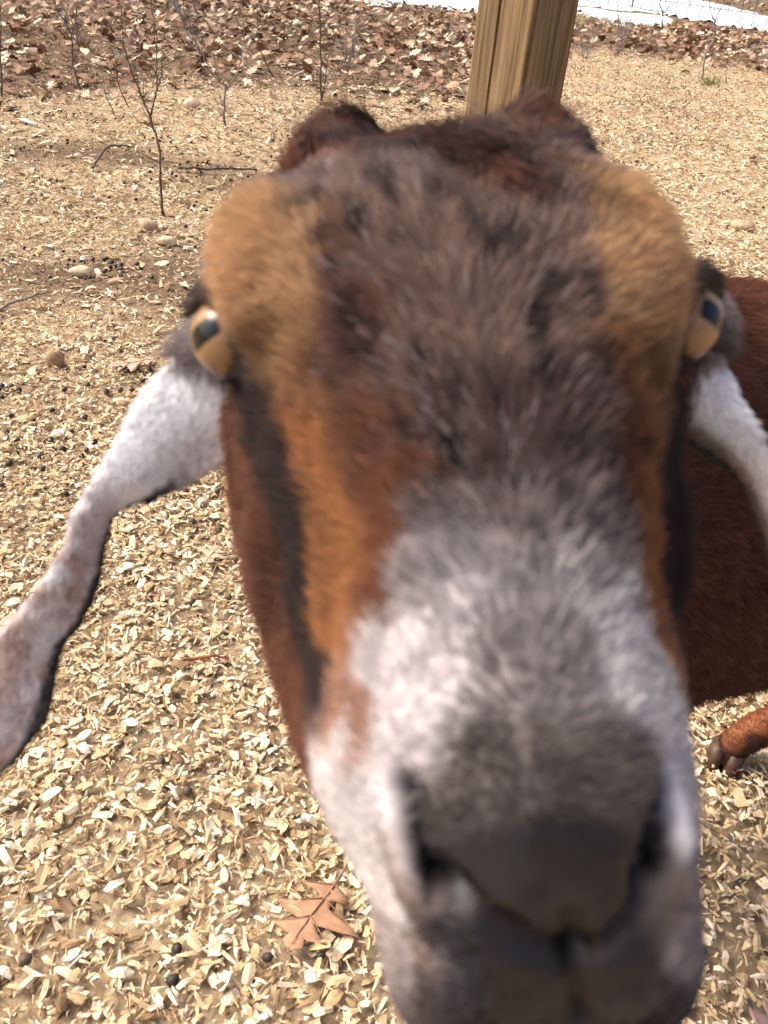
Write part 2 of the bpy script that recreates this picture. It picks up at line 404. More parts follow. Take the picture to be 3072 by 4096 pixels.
SAPS = [
    ((-1.09, 3.66), [[(0, 0, 0), (-.005, 0, .16), (.0, 0.01, .30), (-.03, 0, .44)], [(-.03, 0, .44), (-.07, -.01, .56), (-.10, -.02, .69), (-.10, -.01, .82)], [(-.03, 0, .42), (.0, .02, .5), (.012, .03, .60), (.01, .04, .70), (.0, .05, .85)], [(.005, .02, .52), (.03, .03, .58), (.035, .03, .64)]], 'tall thin forked sapling rising alone from the bare chips at left', .0062, 3),
    ((-2.37, 6.24), [[(0, 0, 0), (-.03, 0, .19), (-.02, 0, .36), (-.05, 0, .47)], [(-.02, 0, .36), (.03, 0, .48), (.05, .02, .6)]], 'slim brown sapling with small twiggy top at the litter edge, left', .007, 5),
    ((-2.70, 5.70), [[(0, 0, 0), (.05, 0, .28), (.09, 0, .47), (.12, 0, .7)]], 'single straight stem at the far left edge of the photo', .0065, 3),
    ((-1.92, 5.87), [[(0, 0, 0), (-.06, 0, .15), (-.06, 0, .28), (-.09, 0, .36)], [(-.06, 0, .15), (.0, 0, .24)]], 'short leaning twig sapling just behind the tall forked one', .0045, 2),
    ((-1.94, 5.65), [[(0, 0, 0), (-.05, 0, .12), (-.06, 0, .23), (-.1, 0, .33)]], 'faint pale bent stem left of the tall forked sapling', .004, 2),
    ((-1.23, 5.63), [[(0, 0, 0), (-.01, 0, .08), (.01, 0, .24)], [(.01, 0, .24), (-.06, 0, .3), (-.10, 0, .36), (-.16, 0, .46)], [(.01, 0, .22), (.07, 0, .30), (.11, 0, .41), (.13, 0, .52)]], 'short stout sapling with wide forked crown, second from the goat', .009, 8),
    ((-0.75, 6.80), [[(0, 0, 0), (-.01, 0, .15), (-.02, 0, .41), (-.04, 0, .70)], [(0.0, 0, .05), (.02, 0, .15), (.04, 0, .33), (.10, 0, .5)]], 'upright twin stemmed sapling just left of the goat\'s horn buds', .009, 9),
    ((-1.26, 7.72), [[(0, 0, 0), (-.07, 0, .12), (-.13, 0, .27), (-.14, 0, .6)]], 'dark crooked sapling with kinked base in the deep leaf litter', .008, 5),
    ((3.05, 10.26), [[(0, 0, 0), (-.03, 0, .25), (.01, 0, .40), (-.03, 0, .55)], [(-.03, 0, .55), (-.10, 0, .65), (-.16, 0, .78)], [(-.03, 0, .53), (-.01, 0, .66), (.05, 0, .82)]], 'forked grey sapling in front of the snow, right of the post', .010, 8),
    ((3.26, 10.02), [[(0, 0, 0), (-.05, 0, .12), (-.01, 0, .33), (.04, 0, .40)]], 'short bent stem at the right edge beside the grass tuft', .006, 2),
    ((3.88, 16.0), [[(0, 0, 0), (-.04, 0, .25), (-.14, 0, .42), (-.16, 0, .8)], [(-.04, 0, .25), (.1, 0, .5), (.15, 0, .8)]], 'thin dark stem standing against the snow near the metal fence post', .010, 5),
]
for k, (loc, st, lab, r0, tw) in enumerate(SAPS):
    sapling(loc, st, lab, r0=r0, twigs=tw, seed=k + 1, mat=M_greytwig if k in (4, 5, 8, 9) else M_bark)

def brush(loc, n, h, spread, label, seed):
    rg = random.Random(seed); st = []
    for k in range(n):
        a = rg.uniform(0, 6.28); s_ = spread * rg.uniform(.3, 1)
        st.append([(0.02 * rg.gauss(0, 1), 0.02 * rg.gauss(0, 1), 0), (math.cos(a) * s_ * .4, math.sin(a) * s_ * .4, h * .45), (math.cos(a) * s_, math.sin(a) * s_, h * rg.uniform(.7, 1.1))])
    sapling(loc, st, label, 'bare_shrub', .0062, 10, M_greytwig, seed, .16, 'bare twiggy shrubs')
brush((2.40, 11.82), 7, .42, .28, 'twiggy grey shrub just right of the timber post', 31)
brush((-0.70, 8.4), 8, .5, .35, 'wispy grey shrub of fine twigs left of the post in leaf litter', 32)
brush((-1.9, 8.0), 6, .42, .3, 'low grey brush tangle in litter above the stout forked sapling', 33)
brush((-3.1, 8.2), 6, .5, .3, 'loose twiggy shrub in the litter at the upper left corner', 34)
brush((1.85, 11.0), 6, .5, .22, 'narrow twiggy shrub rising right against the post\'s right side', 35)
brush((2.75, 13.6), 6, .55, .3, 'tall wispy shrub before the left end of the snow', 36)
brush((-2.6, 10.2), 6, .5, .35, 'far grey shrub at the top edge of the photo, left', 37)

# ------------------------------------------------------------------ wood chips, leaves, droppings, stones
def chip_template(seed, solid=True, seg=3):
    rg = np.random.default_rng(seed)
    n = seg + 1
    x = np.linspace(-.5, .5, n)
    wd = np.interp(x, [-.5, -.25, .2, .5], [rg.uniform(.12, .35), rg.uniform(.28, .42), rg.uniform(.28, .42), rg.uniform(.06, .34)])
    mid = rg.uniform(-.12, .12) * (1 - 4 * x ** 2) + rg.uniform(-.04, .04, n)
    curl = rg.uniform(-.05, .32); cross = rg.uniform(0, .10); tw = rg.uniform(-.5, .5)
    z = curl * (1 - 4 * x ** 2) * .8
    a = tw * x
    L_ = np.column_stack([x + rg.uniform(-.05, .05, n), mid + wd * np.cos(a), z + wd * np.sin(a) - cross])
    R_ = np.column_stack([x + rg.uniform(-.05, .05, n), mid - wd * np.cos(a), z - wd * np.sin(a) - cross])
    Mi = np.column_stack([x, mid, z + cross * .3])
    top = np.stack([L_, Mi, R_], 1).reshape(-1, 3)
    f = []
    for i in range(n - 1):
        for j in range(2):
            f.append([i * 3 + j, i * 3 + j + 1, i * 3 + 3 + j + 1, i * 3 + 3 + j])
    f = np.array(f)
    if not solid:
        return top, f
    th = rg.uniform(.05, .11)
    bot = top.copy(); bot[:, 2] -= th
    m = len(top)
    ring = [i * 3 for i in range(n)] + [(n - 1) * 3 + 1] + [i * 3 + 2 for i in range(n - 1, -1, -1)] + [1]
    side = [[ring[k], ring[k] + m, ring[(k + 1) % len(ring)] + m, ring[(k + 1) % len(ring)]] for k in range(len(ring))]
    return np.concatenate([top, bot]), np.concatenate([f[:, ::-1], f + m, np.array(side)[:, ::-1]])

def view_area(n, y0, y1, left=-.52, right=.47, pad=.35):
    """random spots on the ground in a widening wedge"""
    y = np.sqrt(rng.uniform(y0 ** 2, y1 ** 2, n))
    x = rng.uniform(0, 1, n) * ((right - left) * y + 2 * pad) + left * y - pad
    return x, y

def scatter_chips(pile, n, y0, y1, smin, smax, nt_=10, solid=True, seg=3, zj=.010, keep_soil=.25, amp=.30, fade=None):
    x, y = view_area(n, y0, y1)
    dens = 1 - (1 - keep_soil) * soil_mask(x, y)
    dens *= 1 - .9 * sstep(-.3, 1.4, y - border(x) + .3 * noise2(x, y, 2.5, 41))
    if fade: dens = dens * sstep(fade[1], fade[0], y + .15 * noise2(x, y, 3.0, 48))
    k = rng.uniform(0, 1, n) < dens
    x, y = x[k], y[k]; n = len(x)
    size = smin + (smax - smin) * rng.beta(.9, 3.0, n)
    which = rng.integers(0, nt_, n)
    for t in range(nt_):
        s = which == t
        tv, tf = chip_template(100 + t, solid, seg)
        m = s.sum()
        M = euler_mats(rng.uniform(0, 6.283, m), rng.normal(0, amp * .75, m), rng.normal(0, amp * .75, m) + np.pi * (rng.uniform(0, 1, m) < .35))
        M = M * size[s][:, None, None]
        asp = .12 + .9 * rng.beta(1.1, 2.0, m); M[:, :, 1] *= asp[:, None]
        pos = np.column_stack([x[s], y[s], gh(x[s], y[s]) + rng.uniform(0, zj, m) + size[s] * .10])
        pile.add(tv, tf, M, pos)

pile = Pile()
scatter_chips(pile, 6000, .15, 1.7, .009, .038, zj=.022, seg=3)
scatter_chips(pile, 100000, .15, 2.6, .005, .040, solid=False, zj=.020, seg=2, fade=(1.3, 2.6))
scatter_chips(pile, 95000, 1.5, 4.6, .007, .042, solid=False, zj=.018, seg=1, amp=.38, fade=(3.4, 4.6))
scatter_chips(pile, 95000, 3.6, 12.5, .015, .062, solid=False, zj=.022, seg=1, amp=.45)
scatter_chips(pile, 9000, 2.2, 8.5, .03, .075, solid=False, zj=.014, seg=3)
link('wood_chip_bedding', pile.mesh('wood_chip_bedding'), M_chip, label='loose pale wood chips and shavings covering the pen floor', cat='wood chips', kind='stuff')

# fine splinters and straw in the bedding
def straws(name, n, y0, y1, lmin, lmax, mat, label, rad=.0007, cat='straw'):
    x, y = view_area(n, y0, y1)
    L_ = rng.uniform(lmin, lmax, n)
    tv, tf = tube([(-.5, 0, -.02), (0, .05, .05), (.5, 0, -.02)], [1, 1, .5], 3)
    pl = Pile()
    M = euler_mats(rng.uniform(0, 6.283, n), rng.normal(0, .15, n), rng.normal(0, .3, n))
    tvk = np.repeat(tv[None], n, 0)
    c = np.repeat(np.array([(-.5, 0, -.02), (0, .05, .05), (.5, 0, -.02)]), 3, 0); c = np.concatenate([c, c[:1], c[-1:]])
    tvk = c[None] * L_[:, None, None] + (tv - c)[None] * rad
    pos = np.column_stack([x, y, gh(x, y) + rng.uniform(.003, .018, n)])
    pl.add(tvk, tf, M, pos)
    return link(name, pl.mesh(name), mat, label=label, cat=cat, kind='stuff')
straws('fine_straw', 2600, .2, 6, .02, .09, M_straw, 'fine pale straw stalks and splinters scattered through the wood chips')

# the larger, nearest chips as individual pieces
chip_meshes = []
for t in range(14):
    v, f = chip_template(300 + t, True, 5)
    m = mesh_np('wood_chip', v, f, False); m.materials.append(M_chip1); chip_meshes.append(m)
cnt = 0
spots = []
while cnt < 260:
    y = rng.uniform(.35, 2.0); x = rng.uniform(-.52 * y - .15, .46 * y + .1)
    if soil_mask(np.array([x]), np.array([y]))[0] > .5: continue
    o = link('wood_chip', chip_meshes[cnt % 14], None, label='larger pale curled wood chip lying on top of the near bedding', cat='wood chip', group='larger wood chips on the near bedding')
    s = .016 + .026 * rng.beta(1.3, 2.5)
    o.scale = (s, s * rng.uniform(.3, .9), s)
    o.location = (x, y, float(gh(x, y)) + .017 + s * .1)
    o.rotation_euler = (rng.normal(0, .3) + (math.pi if rng.uniform() < .3 else 0), rng.normal(0, .25), rng.uniform(0, 6.28))
    cnt += 1

# ---- oak leaves
def oak_leaf(seed, fine=False):
    """pointed-lobed oak leaf, unit length along x, gently curled"""
    rg = np.random.default_rng(seed)
    if fine:
        t = np.array([0, .05, .10, .16, .205, .235, .27, .30, .345, .40, .445, .475, .51, .55, .60, .65, .685, .715, .75, .80, .84, .875, .91, .95, 1.0])
        wd = np.array([.01, .012, .02, .06, .20, .30, .22, .10, .06, .12, .33, .50, .40, .36, .16, .07, .20, .36, .27, .12, .08, .15, .10, .06, .005])
        fwd = np.array([0, 0, 0, .0, .02, .05, .04, .02, 0, .02, .05, .10, .07, .10, .05, 0, .04, .12, .09, .04, 0, .06, .05, .03, 0])
    else:
        t = np.array([0, .10, .20, .29, .42, .53, .64, .76, .86, 1.0])
        wd = np.array([.01, .04, .24, .13, .36, .20, .33, .15, .16, .005])
        fwd = np.array([0, 0, .05, 0, .09, 0, .10, 0, .05, 0])
    n = len(t)
    wl = wd * rg.uniform(.8, 1.2, n); wr = wd * rg.uniform(.8, 1.2, n)
    fwd = fwd * rg.uniform(.6, 1.3, n)
    mid = np.column_stack([t, .05 * np.sin(t * 3 + rg.uniform(0, 6)), 0 * t])
    def side(wv, sg):
        h = np.column_stack([t + fwd * .5, mid[:, 1] + sg * wv * .5, 0 * t]); e = np.column_stack([t + fwd, mid[:, 1] + sg * wv, 0 * t]); return h, e
    lh, le = side(wl, 1); rh, re = side(wr, -1)
    P = np.stack([le, lh, mid, rh, re] if fine else [le, mid, re], 1)
    nc = P.shape[1]
    c1 = rg.uniform(-.5, .9); c2 = rg.uniform(-.35, .55); c3 = rg.uniform(-.7, .7)
    if fine: c1, c2, c3 = c1 * .35, c2 * .35, c3 * .35
    x = P[..., 0] - .5; y = P[..., 1]
    P[..., 2] = c1 * y ** 2 + c2 * x ** 2 + c3 * x * y + rg.normal(0, .008 if fine else .02, P.shape[:2]) * (np.abs(y) > .02)
    V = P.reshape(-1, 3); V[:, 0] -= .5
    f = []
    for i in range(n - 1):
        for j in range(nc - 1): f.append([i * nc + j, i * nc + j + 1, (i + 1) * nc + j + 1, (i + 1) * nc + j])
    return V, np.array(f)

leaf_t = [oak_leaf(500 + k) for k in range(10)]
leaf_m = []
for v, f in leaf_t:
    m = mesh_np('oak_leaf', v, f, True); m.materials.append(M_leaf1); leaf_m.append(m)

lx, ly = view_area(14500, 5.0, 17.5, -.56, .50, .6)
dist = ly - border(lx) + .5 * noise2(lx, ly, 1.4, 43)
prob = sstep(-.8, 1.3, dist) * (.55 + .45 * sstep(-.4, .3, noise2(lx, ly, .8, 44))) + .012
k = (rng.uniform(0, 1, len(lx)) < prob)
lx, ly = lx[k], ly[k]
ex, ey = view_area(2500, 17.5, 34, -.3, .5, .6)
# the leaf strips beside the snow, and the ones behind it
fx = np.interp(ex, [-4, 2, 5, 7.1, 7.9, 9, 14], [27, 28, 28.5, 27, 23.2, 22, 20.5])
ke = (ey > fx + .2) | (ey < np.interp(ex, [-4, -1.5, .9, 2.0, 2.6, 3.0, 3.2, 4.2, 4.8, 5.5, 6.3, 9, 30], [17.8, 16.4, 16.4, 17.0, 18.6, 16.6, 16.0, 16.8, 18.6, 18.2, 17.6, 17.0, 15.8]))
lx = np.concatenate([lx, ex[ke]]); ly = np.concatenate([ly, ey[ke]])
_k = ly < np.interp(lx, [-4, -1.5, .9, 2.0, 2.6, 3.0, 3.2, 4.2, 4.8, 5.5, 6.3, 9, 30], [17.8, 16.4, 16.4, 17.0, 18.6, 16.6, 16.0, 16.8, 18.6, 18.2, 17.6, 17.0, 15.8]) - .1
_k |= ly > 20; lx, ly = lx[_k], ly[_k]
order = np.argsort(ly); lx, ly = lx[order], ly[order]
nl = len(lx)
lsize = rng.uniform(.07, .15, nl); lyaw = rng.uniform(0, 6.283, nl); lp = rng.normal(0, .38, nl); lr = rng.normal(0, .45, nl)
depth_ = np.clip((ly - border(lx)) / 1.0, 0, 1)
lz = gh(lx, ly) + rng.uniform(.012, .03, nl) + depth_ * rng.uniform(0, .06, nl)
NI = 300
for i in range(NI):
    o = link('oak_leaf', leaf_m[i % 10], None, label='curled dry brown oak leaf at the near edge of the leaf litter', cat='leaf', group='dry oak leaves at the litter edge')
    o.location = (lx[i], ly[i], lz[i]); o.rotation_euler = (lr[i] * .8, lp[i] * .8, lyaw[i]); o.scale = (lsize[i],) * 3
which = rng.integers(0, 10, nl); which[:NI] = -1
pile = Pile()
for t in range(10):
    s = which == t
    M = euler_mats(lyaw[s], lp[s], lr[s]) * lsize[s][:, None, None]
    pile.add(leaf_t[t][0], leaf_t[t][1], M, np.column_stack([lx[s], ly[s], lz[s]]))
link('leaf_litter', pile.mesh('leaf_litter', True), M_leaf, label='deep brown litter of dry oak leaves beyond the wood chips', cat='leaf litter', kind='stuff')

# dry stalks standing in the litter
n = 1500
x, y = view_area(n, 6.2, 15, -.55, .48, .4)
k = y > border(x) - .1; x, y = x[k], y[k]; n = len(x)
tv, tf = tube([(0, 0, 0), (.03, 0, .5), (0, .06, 1)], [1, .8, .4], 3)
c = np.repeat(np.array([(0, 0, 0), (.03, 0, .5), (0, .06, 1.0)]), 3, 0); c = np.concatenate([c, c[:1], c[-1:]])
tvk = c[None] * rng.uniform(.08, .38, n)[:, None, None] + (tv - c)[None] * .0018
pile = Pile(); pile.add(tvk, tf, euler_mats(rng.uniform(0, 6.28, n), rng.normal(0, .45, n), rng.normal(0, .45, n)), np.column_stack([x, y, gh(x, y)]))
link('dry_stalks', pile.mesh('dry_stalks', True), M_greytwig, label='thin grey dead stalks standing all through the leaf litter', cat='dry stalks', kind='stuff')

# notable single leaves
def hero_leaf(name, loc, size, rot, colr, label, seed, tilt=(0, 0)):
    v, f = oak_leaf(seed, True)
    m, nt, b = newmat('leaf_skin')
    tc = nt.nodes.new('ShaderNodeTexCoord')
    n_ = nt.nodes.new('ShaderNodeTexNoise'); n_.inputs['Scale'].default_value = 7; n_.inputs['Detail'].default_value = 5
    nt.links.new(tc.outputs['Object'], n_.inputs['Vector'])
    rp = ramp(nt, [(0.3, tuple(c * .72 for c in colr)), (0.7, tuple(min(1, c * 1.2) for c in colr))]); nt.links.new(n_.outputs[0], rp.inputs[0])
    nt.links.new(rp.outputs[0], b.inputs['Base Color']); b.inputs['Roughness'].default_value = .6
    mm = len(v); th = .006
    root = link(name, mesh_np(name, v, f, True), m, label=label, cat='leaf')
    so = root.modifiers.new('thickness', 'SOLIDIFY'); so.thickness = .006
    root.location = (loc[0], loc[1], float(gh(loc[0], loc[1])) + loc[2]); root.rotation_euler = (tilt[0], tilt[1], rot); root.scale = (size,) * 3
    # raised midrib and stalk
    x = np.linspace(-.62, .45, 12)
    base = v.reshape(-1, 5, 3)[:, 2]
    zz = np.interp(x, base[:, 0], base[:, 2]); yy = np.interp(x, base[:, 0], base[:, 1])
    tvv, tff = tube(np.column_stack([x, yy, zz + .012]), np.linspace(.013, .005, 12), 5)
    ms, _, bs = newmat('leaf_stalk'); bs.inputs['Base Color'].default_value = (*[c * .75 for c in colr], 1)
    link('stalk', mesh_np('stalk', tvv, tff, True), ms, root)
    PP = v.reshape(-1, 5, 3)
    for i_, j_ in ((3, 5), (8, 11), (14, 17)):                # side veins running out into the lobes
        for e_ in (0, 4):
            a0 = PP[i_, 2]; b0 = PP[j_, e_]; q_ = a0 + (b0 - a0) * np.linspace(0, .92, 6)[:, None]
            q_[:, 2] += .010 - .004 * np.linspace(0, 1, 6)
            tv_, tf__ = tube(q_, np.linspace(.007, .003, 6), 4); link('vein', mesh_np('vein', tv_, tf__, True), ms, root)
hero_leaf('oak_leaf', (-.043, .598, .028), .130, math.radians(-112), (.36, .19, .10), 'orange brown lobed oak leaf lying flat on chips beside the goat\'s muzzle', 905, (.06, -.05))
hero_leaf('oak_leaf', (-.775, 2.19, .026), .15, math.radians(200), (.50, .31, .21), 'pinkish tan oak leaf on the chips half hidden behind the left ear', 902, (.1, .1))
hero_leaf('oak_leaf', (.56, .50, .022), .10, math.radians(40), (.30, .19, .15), 'dull purplish brown leaf in the bottom right corner', 903)
hero_leaf('oak_leaf', (-.36, 1.36, .022), .075, math.radians(70), (.50, .36, .22), 'small tan leaf on chips just right of the drooping left ear', 904)
hero_leaf('oak_leaf', (-.70, 1.10, .022), .09, math.radians(10), (.52, .36, .24), 'pale tan leaf on the chips at the left edge above the ear tip', 906)

# ---- droppings
def pellet(seed):
    rg = np.random.default_rng(seed)
    nu, nv = 7, 5
    V = [(0, 0, 1.0)]
    for i in range(1, nv):
        a = math.pi * i / nv
        for j in range(nu): V.append((math.sin(a) * math.cos(2 * math.pi * j / nu), math.sin(a) * math.sin(2 * math.pi * j / nu), math.cos(a)))
    V.append((0, 0, -1.0)); V = np.array(V) * rg.uniform(.9, 1.1, (len(V), 1)); V[:, 0] *= 1.25
    tri = [[0, 1 + j, 1 + (j + 1) % nu] for j in range(nu)]; q = []
    for i in range(nv - 2):
        for j in range(nu): q.append([1 + i * nu + j, 1 + (i + 1) * nu + j, 1 + (i + 1) * nu + (j + 1) % nu, 1 + i * nu + (j + 1) % nu])
    b0 = 1 + (nv - 2) * nu; e = len(V) - 1
    tri += [[e, b0 + (j + 1) % nu, b0 + j] for j in range(nu)]
    return V, [np.array(tri), np.array(q)]
pv = [pellet(k) for k in range(4)]
pm = []
for v, f in pv:
    m = mesh_np('dropping', v, f, True); m.materials.append(M_dung1); pm.append(m)
cl = []
for _ in range(34):                                     # clusters
    y = math.sqrt(rng.uniform(1.5 ** 2, 5.6 ** 2)); x = rng.uniform(-.54 * y - .1, -.10 * y if rng.uniform() < .75 else .45 * y)
    for _k in range(rng.integers(3, 15)):
        cl.append((x + rng.normal(0, .09), y + rng.normal(0, .09)))
for _ in range(230):
    y = math.sqrt(rng.uniform(.4 ** 2, 9.0 ** 2)); cl.append((rng.uniform(-.54 * y - .1, .48 * y), y))
for p in ((-.325, .83), (-.27, .78), (-.41, .50), (-.22, .53), (-.10, .53), (-.03, .54), (.44, .55), (.50, .60), (.40, .52), (-.62, 1.30), (-.30, 1.24), (-.37, 1.22), (-.31, 1.36)): cl.append(p)
cl = np.array(cl); cl = cl[np.argsort(cl[:, 1])]
cl = cl[cl[:, 1] < border(cl[:, 0]) + .2]
for i, (x, y) in enumerate(cl[:300]):
    o = link('dropping', pm[i % 4], None, label='small round dark goat dropping lying among the near wood chips', cat='dropping', group='goat droppings in the near bedding')
    s = rng.uniform(.0055, .0085); o.scale = (s, s, s); o.rotation_euler = (0, rng.normal(0, .3), rng.uniform(0, 6.28))
    o.location = (x, y, float(gh(x, y)) + .014 + rng.uniform(0, .006))
rest = cl[300:]
pile = Pile(); n = len(rest)
pile.add(pv[0][0], pv[0][1], euler_mats(rng.uniform(0, 6.28, n), rng.normal(0, .3, n), np.zeros(n)) * rng.uniform(.0045, .0085, n)[:, None, None], np.column_stack([rest[:, 0], rest[:, 1], gh(rest[:, 0], rest[:, 1]) + .014]))
link('far_droppings', pile.mesh('far_droppings', True), M_dung, label='dark goat droppings scattered over the farther bedding and bare soil', cat='droppings', kind='stuff')

# soil crumbs on the bare patches
x, y = view_area(60000, .3, 10.5)
k = rng.uniform(0, 1, len(x)) < soil_mask(x, y) + .16 * sstep(-.2, .5, noise2(x, y, 1.6, 47)) + .03; x, y = x[k], y[k]; n = len(x)
M_crumb = island_mat('soil_crumb', [(0, (.08, .05, .028)), (.7, (.20, .135, .08)), (1, (.33, .24, .15))], .95, .1, 100, .3)
ov = np.array([(1, 0, 0), (0, 1, 0), (-1, 0, 0), (0, -1, 0), (0, 0, .8), (0, 0, -.8)], float); of = np.array([[0, 1, 4], [1, 2, 4], [2, 3, 4], [3, 0, 4], [1, 0, 5], [2, 1, 5], [3, 2, 5], [0, 3, 5]])
pile = Pile(); pile.add(ov, of, euler_mats(rng.uniform(0, 6.28, n), rng.normal(0, .5, n), rng.normal(0, .5, n)) * ((.002 + .007 * rng.beta(1.2, 4, n)) * np.interp(y, [.3, 3, 10], [1, 1, 2.2]))[:, None, None], np.column_stack([x, y, gh(x, y) + .002 + rng.uniform(0, .016, n) * (soil_mask(x, y) < .3)]))
link('soil_crumbs', pile.mesh('soil_crumbs'), M_crumb, label='brown soil crumbs on the bare trodden patches and between the chips', cat='soil', kind='stuff')

# ---- stones and wood chunks
def lump(name, loc, size, colr, label, seed, cat='stone', rot=0.0):
    n = 18; m_ = 10
    th = np.linspace(0, 2 * np.pi, n, endpoint=False); ph = np.linspace(0, np.pi, m_ + 2)[1:-1]
    P = np.stack([np.sin(ph)[:, None] * np.cos(th), np.sin(ph)[:, None] * np.sin(th), np.cos(ph)[:, None] + 0 * th], -1).reshape(-1, 3)
    P = np.concatenate([P, [[0, 0, 1], [0, 0, -1]]])
    P = P * (1 + .22 * noise3(P, 1.3, seed) + .10 * noise3(P, 3.1, seed + 1))[:, None] * np.array(size) * .42
    i = np.arange(m_ - 1)[:, None] * n; j = np.arange(n)[None]; j2 = (j + 1) % n
    q = np.stack([i + j, i + n + j, i + n + j2, i + j2], -1).reshape(-1, 4)
    jj = np.arange(n); t0 = np.stack([np.full(n, m_ * n), jj, (jj + 1) % n], -1); b0 = (m_ - 1) * n
    t1 = np.stack([np.full(n, m_ * n + 1), b0 + (jj + 1) % n, b0 + jj], -1)
    mt = island_mat(name + '_skin', [(0, tuple(c * .9 for c in colr)), (1, colr)], .85, .2, 45, .3)
    o = link(name, mesh_np(name, P, [q, np.concatenate([t0, t1])], True), mt, label=label, cat=cat)
    o.location = (loc[0], loc[1], float(gh(*loc)) + size[2] * .32); o.rotation_euler = (0, 0, rot)
lump('wood_chunk', (-1.20, 2.92), (.105, .05, .05), (.66, .53, .34), 'large pale rounded wood chunk on bare soil at the left', 61, 'wood chunk', .1)
lump('stone', (-1.11, 3.48), (.09, .075, .075), (.52, .38, .25), 'rounded tan stone close to the tall forked sapling base', 62)
lump('stone', (-.99, 3.34), (.10, .06, .05), (.58, .44, .30), 'flat tan stone right of the tall forked sapling base', 63)
lump('wood_chunk', (-1.01, 2.18), (.06, .06, .08), (.40, .25, .15), 'upright reddish brown wood chunk on chips left of the drooping ear', 64, 'wood chunk', .4)
lump('stone', (1.70, 4.37), (.14, .09, .07), (.50, .36, .22), 'broad brown stone on the ground above the right ear', 65)
lump('stone', (-.86, 1.81), (.055, .045, .03), (.50, .43, .38), 'flat pinkish grey stone on chips left of the drooping ear', 66)
lump('stone', (-1.55, 6.05), (.14, .1, .08), (.68, .52, .36), 'pale tan stone near the litter edge behind the forked sapling', 67)

# ---- sticks on the ground
def stick(pts, r, mat, label, name='stick'):
    P = np.array([(x, y, float(gh(x, y)) + z) for x, y, z in pts]); Q = cr(P, np.linspace(0, len(P) - 1, 14))
    Q[1:-1] += rng.normal(0, r * .35, (12, 3))
    v, f = tube(Q, np.linspace(r, r * .6, 14) * rng.uniform(.9, 1.1, 14), 7)
    link(name, mesh_np(name, v, f, True), mat, label=label, cat='stick')
stick([(-2.85, 7.5, .06), (-2.52, 7.21, .03), (-2.2, 7.0, .02)], .012, M_bark, 'long brown branch lying along the litter edge at upper left')
stick([(-1.62, 4.27, .02), (-1.62, 4.55, .06), (-1.55, 4.72, .03)], .007, M_bark, 'curved brown stick arching off chips left of the forked sapling')
stick([(-1.24, 4.48, .02), (-1.04, 4.53, .03), (-.85, 4.64, .02)], .008, M_bark, 'straight brown stick on chips between forked sapling and goat')
stick([(-1.36, 2.42, .015), (-1.28, 2.56, .03), (-1.22, 2.68, .02)], .0055, M_greytwig, 'grey stick at the left edge on the chips')
M_pale = island_mat('peeled_wood', [(0, (.72, .68, .62)), (1, (.74, .70, .64))], .7, .2, 60, .1)
stick([(-2.36, 5.2, .015), (-2.3, 5.15, .02), (-2.23, 5.1, .015)], .011, M_pale, 'short white peeled stick among droppings at far left')
M_redb = island_mat('red_bark', [(0, (.28, .09, .05)), (1, (.30, .11, .06))], .7, .2, 60, .25)
stick([(-.36, 1.05, .018), (-.31, 1.063, .024), (-.265, 1.07, .018)], .0042, M_redb, 'short reddish bark strip on the chips between ear and muzzle')

# ---- green tufts
def tuft(loc, n, h, label, mat=M_grass, sp=.05):
    pl = Pile(); tv = np.array([(-.02, 0, 0), (.02, 0, 0), (.015, .08, .5), (-.015, .08, .5), (0, .3, 1.0)], float); q = np.array([[0, 1, 2, 3]]); t = np.array([[3, 2, 4]])
    M = euler_mats(rng.uniform(0, 6.28, n), rng.normal(0, .35, n), rng.normal(0, .35, n)) * (h * rng.uniform(.5, 1.2, n))[:, None, None]
    x = loc[0] + rng.normal(0, sp, n); y = loc[1] + rng.normal(0, sp, n)
    pl.add(tv, [q, t], M, np.column_stack([x, y, gh(x, y)]))
    link('grass_tuft', pl.mesh('grass_tuft'), mat, label=label, cat='grass', kind='stuff')
tuft((3.02, 9.79), 90, .12, 'small green grass tuft at the right beside the bent stem')
tuft((-1.25, 3.53), 40, .03, 'tiny green sprout left of the forked sapling base', sp=.02)
tuft((-1.75, 5.15), 60, .03, 'faint green sprouts on soil behind the tall sapling', sp=.05)
tuft((-1.55, 11.3), 500, .12, 'pale green grass patch in the far leaf litter', sp=.35)
tuft((-4.3, 10.0), 500, .12, 'faded grass patch at the upper left corner', M_straw, .5)
tuft((2.3, 15.6), 700, .22, 'straw coloured dead grass clump by the left end of snow', M_straw, .4)

# ------------------------------------------------------------------ the goat
# head frame: origin at the upper end of the nose, A towards the poll, Lt to the goat's left, Dh out of the forehead
HN = np.array([0.0375, 0.0847, 1.0245]); A = np.array([-0.1158, 0.9387, 0.3248]); Lt = np.array([0.9916, 0.09, 0.0934]); Dh = np.array([-0.0584, -0.3329, 0.9412])
def h2w(s, x, h):
    s, x, h = np.broadcast_arrays(np.asarray(s, float), np.asarray(x, float), np.asarray(h, float))
    return HN + s[..., None] * A + x[..., None] * Lt + h[..., None] * Dh
def w2h(p):
    d = p - HN
    return np.stack([d @ A, d @ Lt, d @ Dh], -1)
X0 = -0.005                                             # midline of the face in that frame

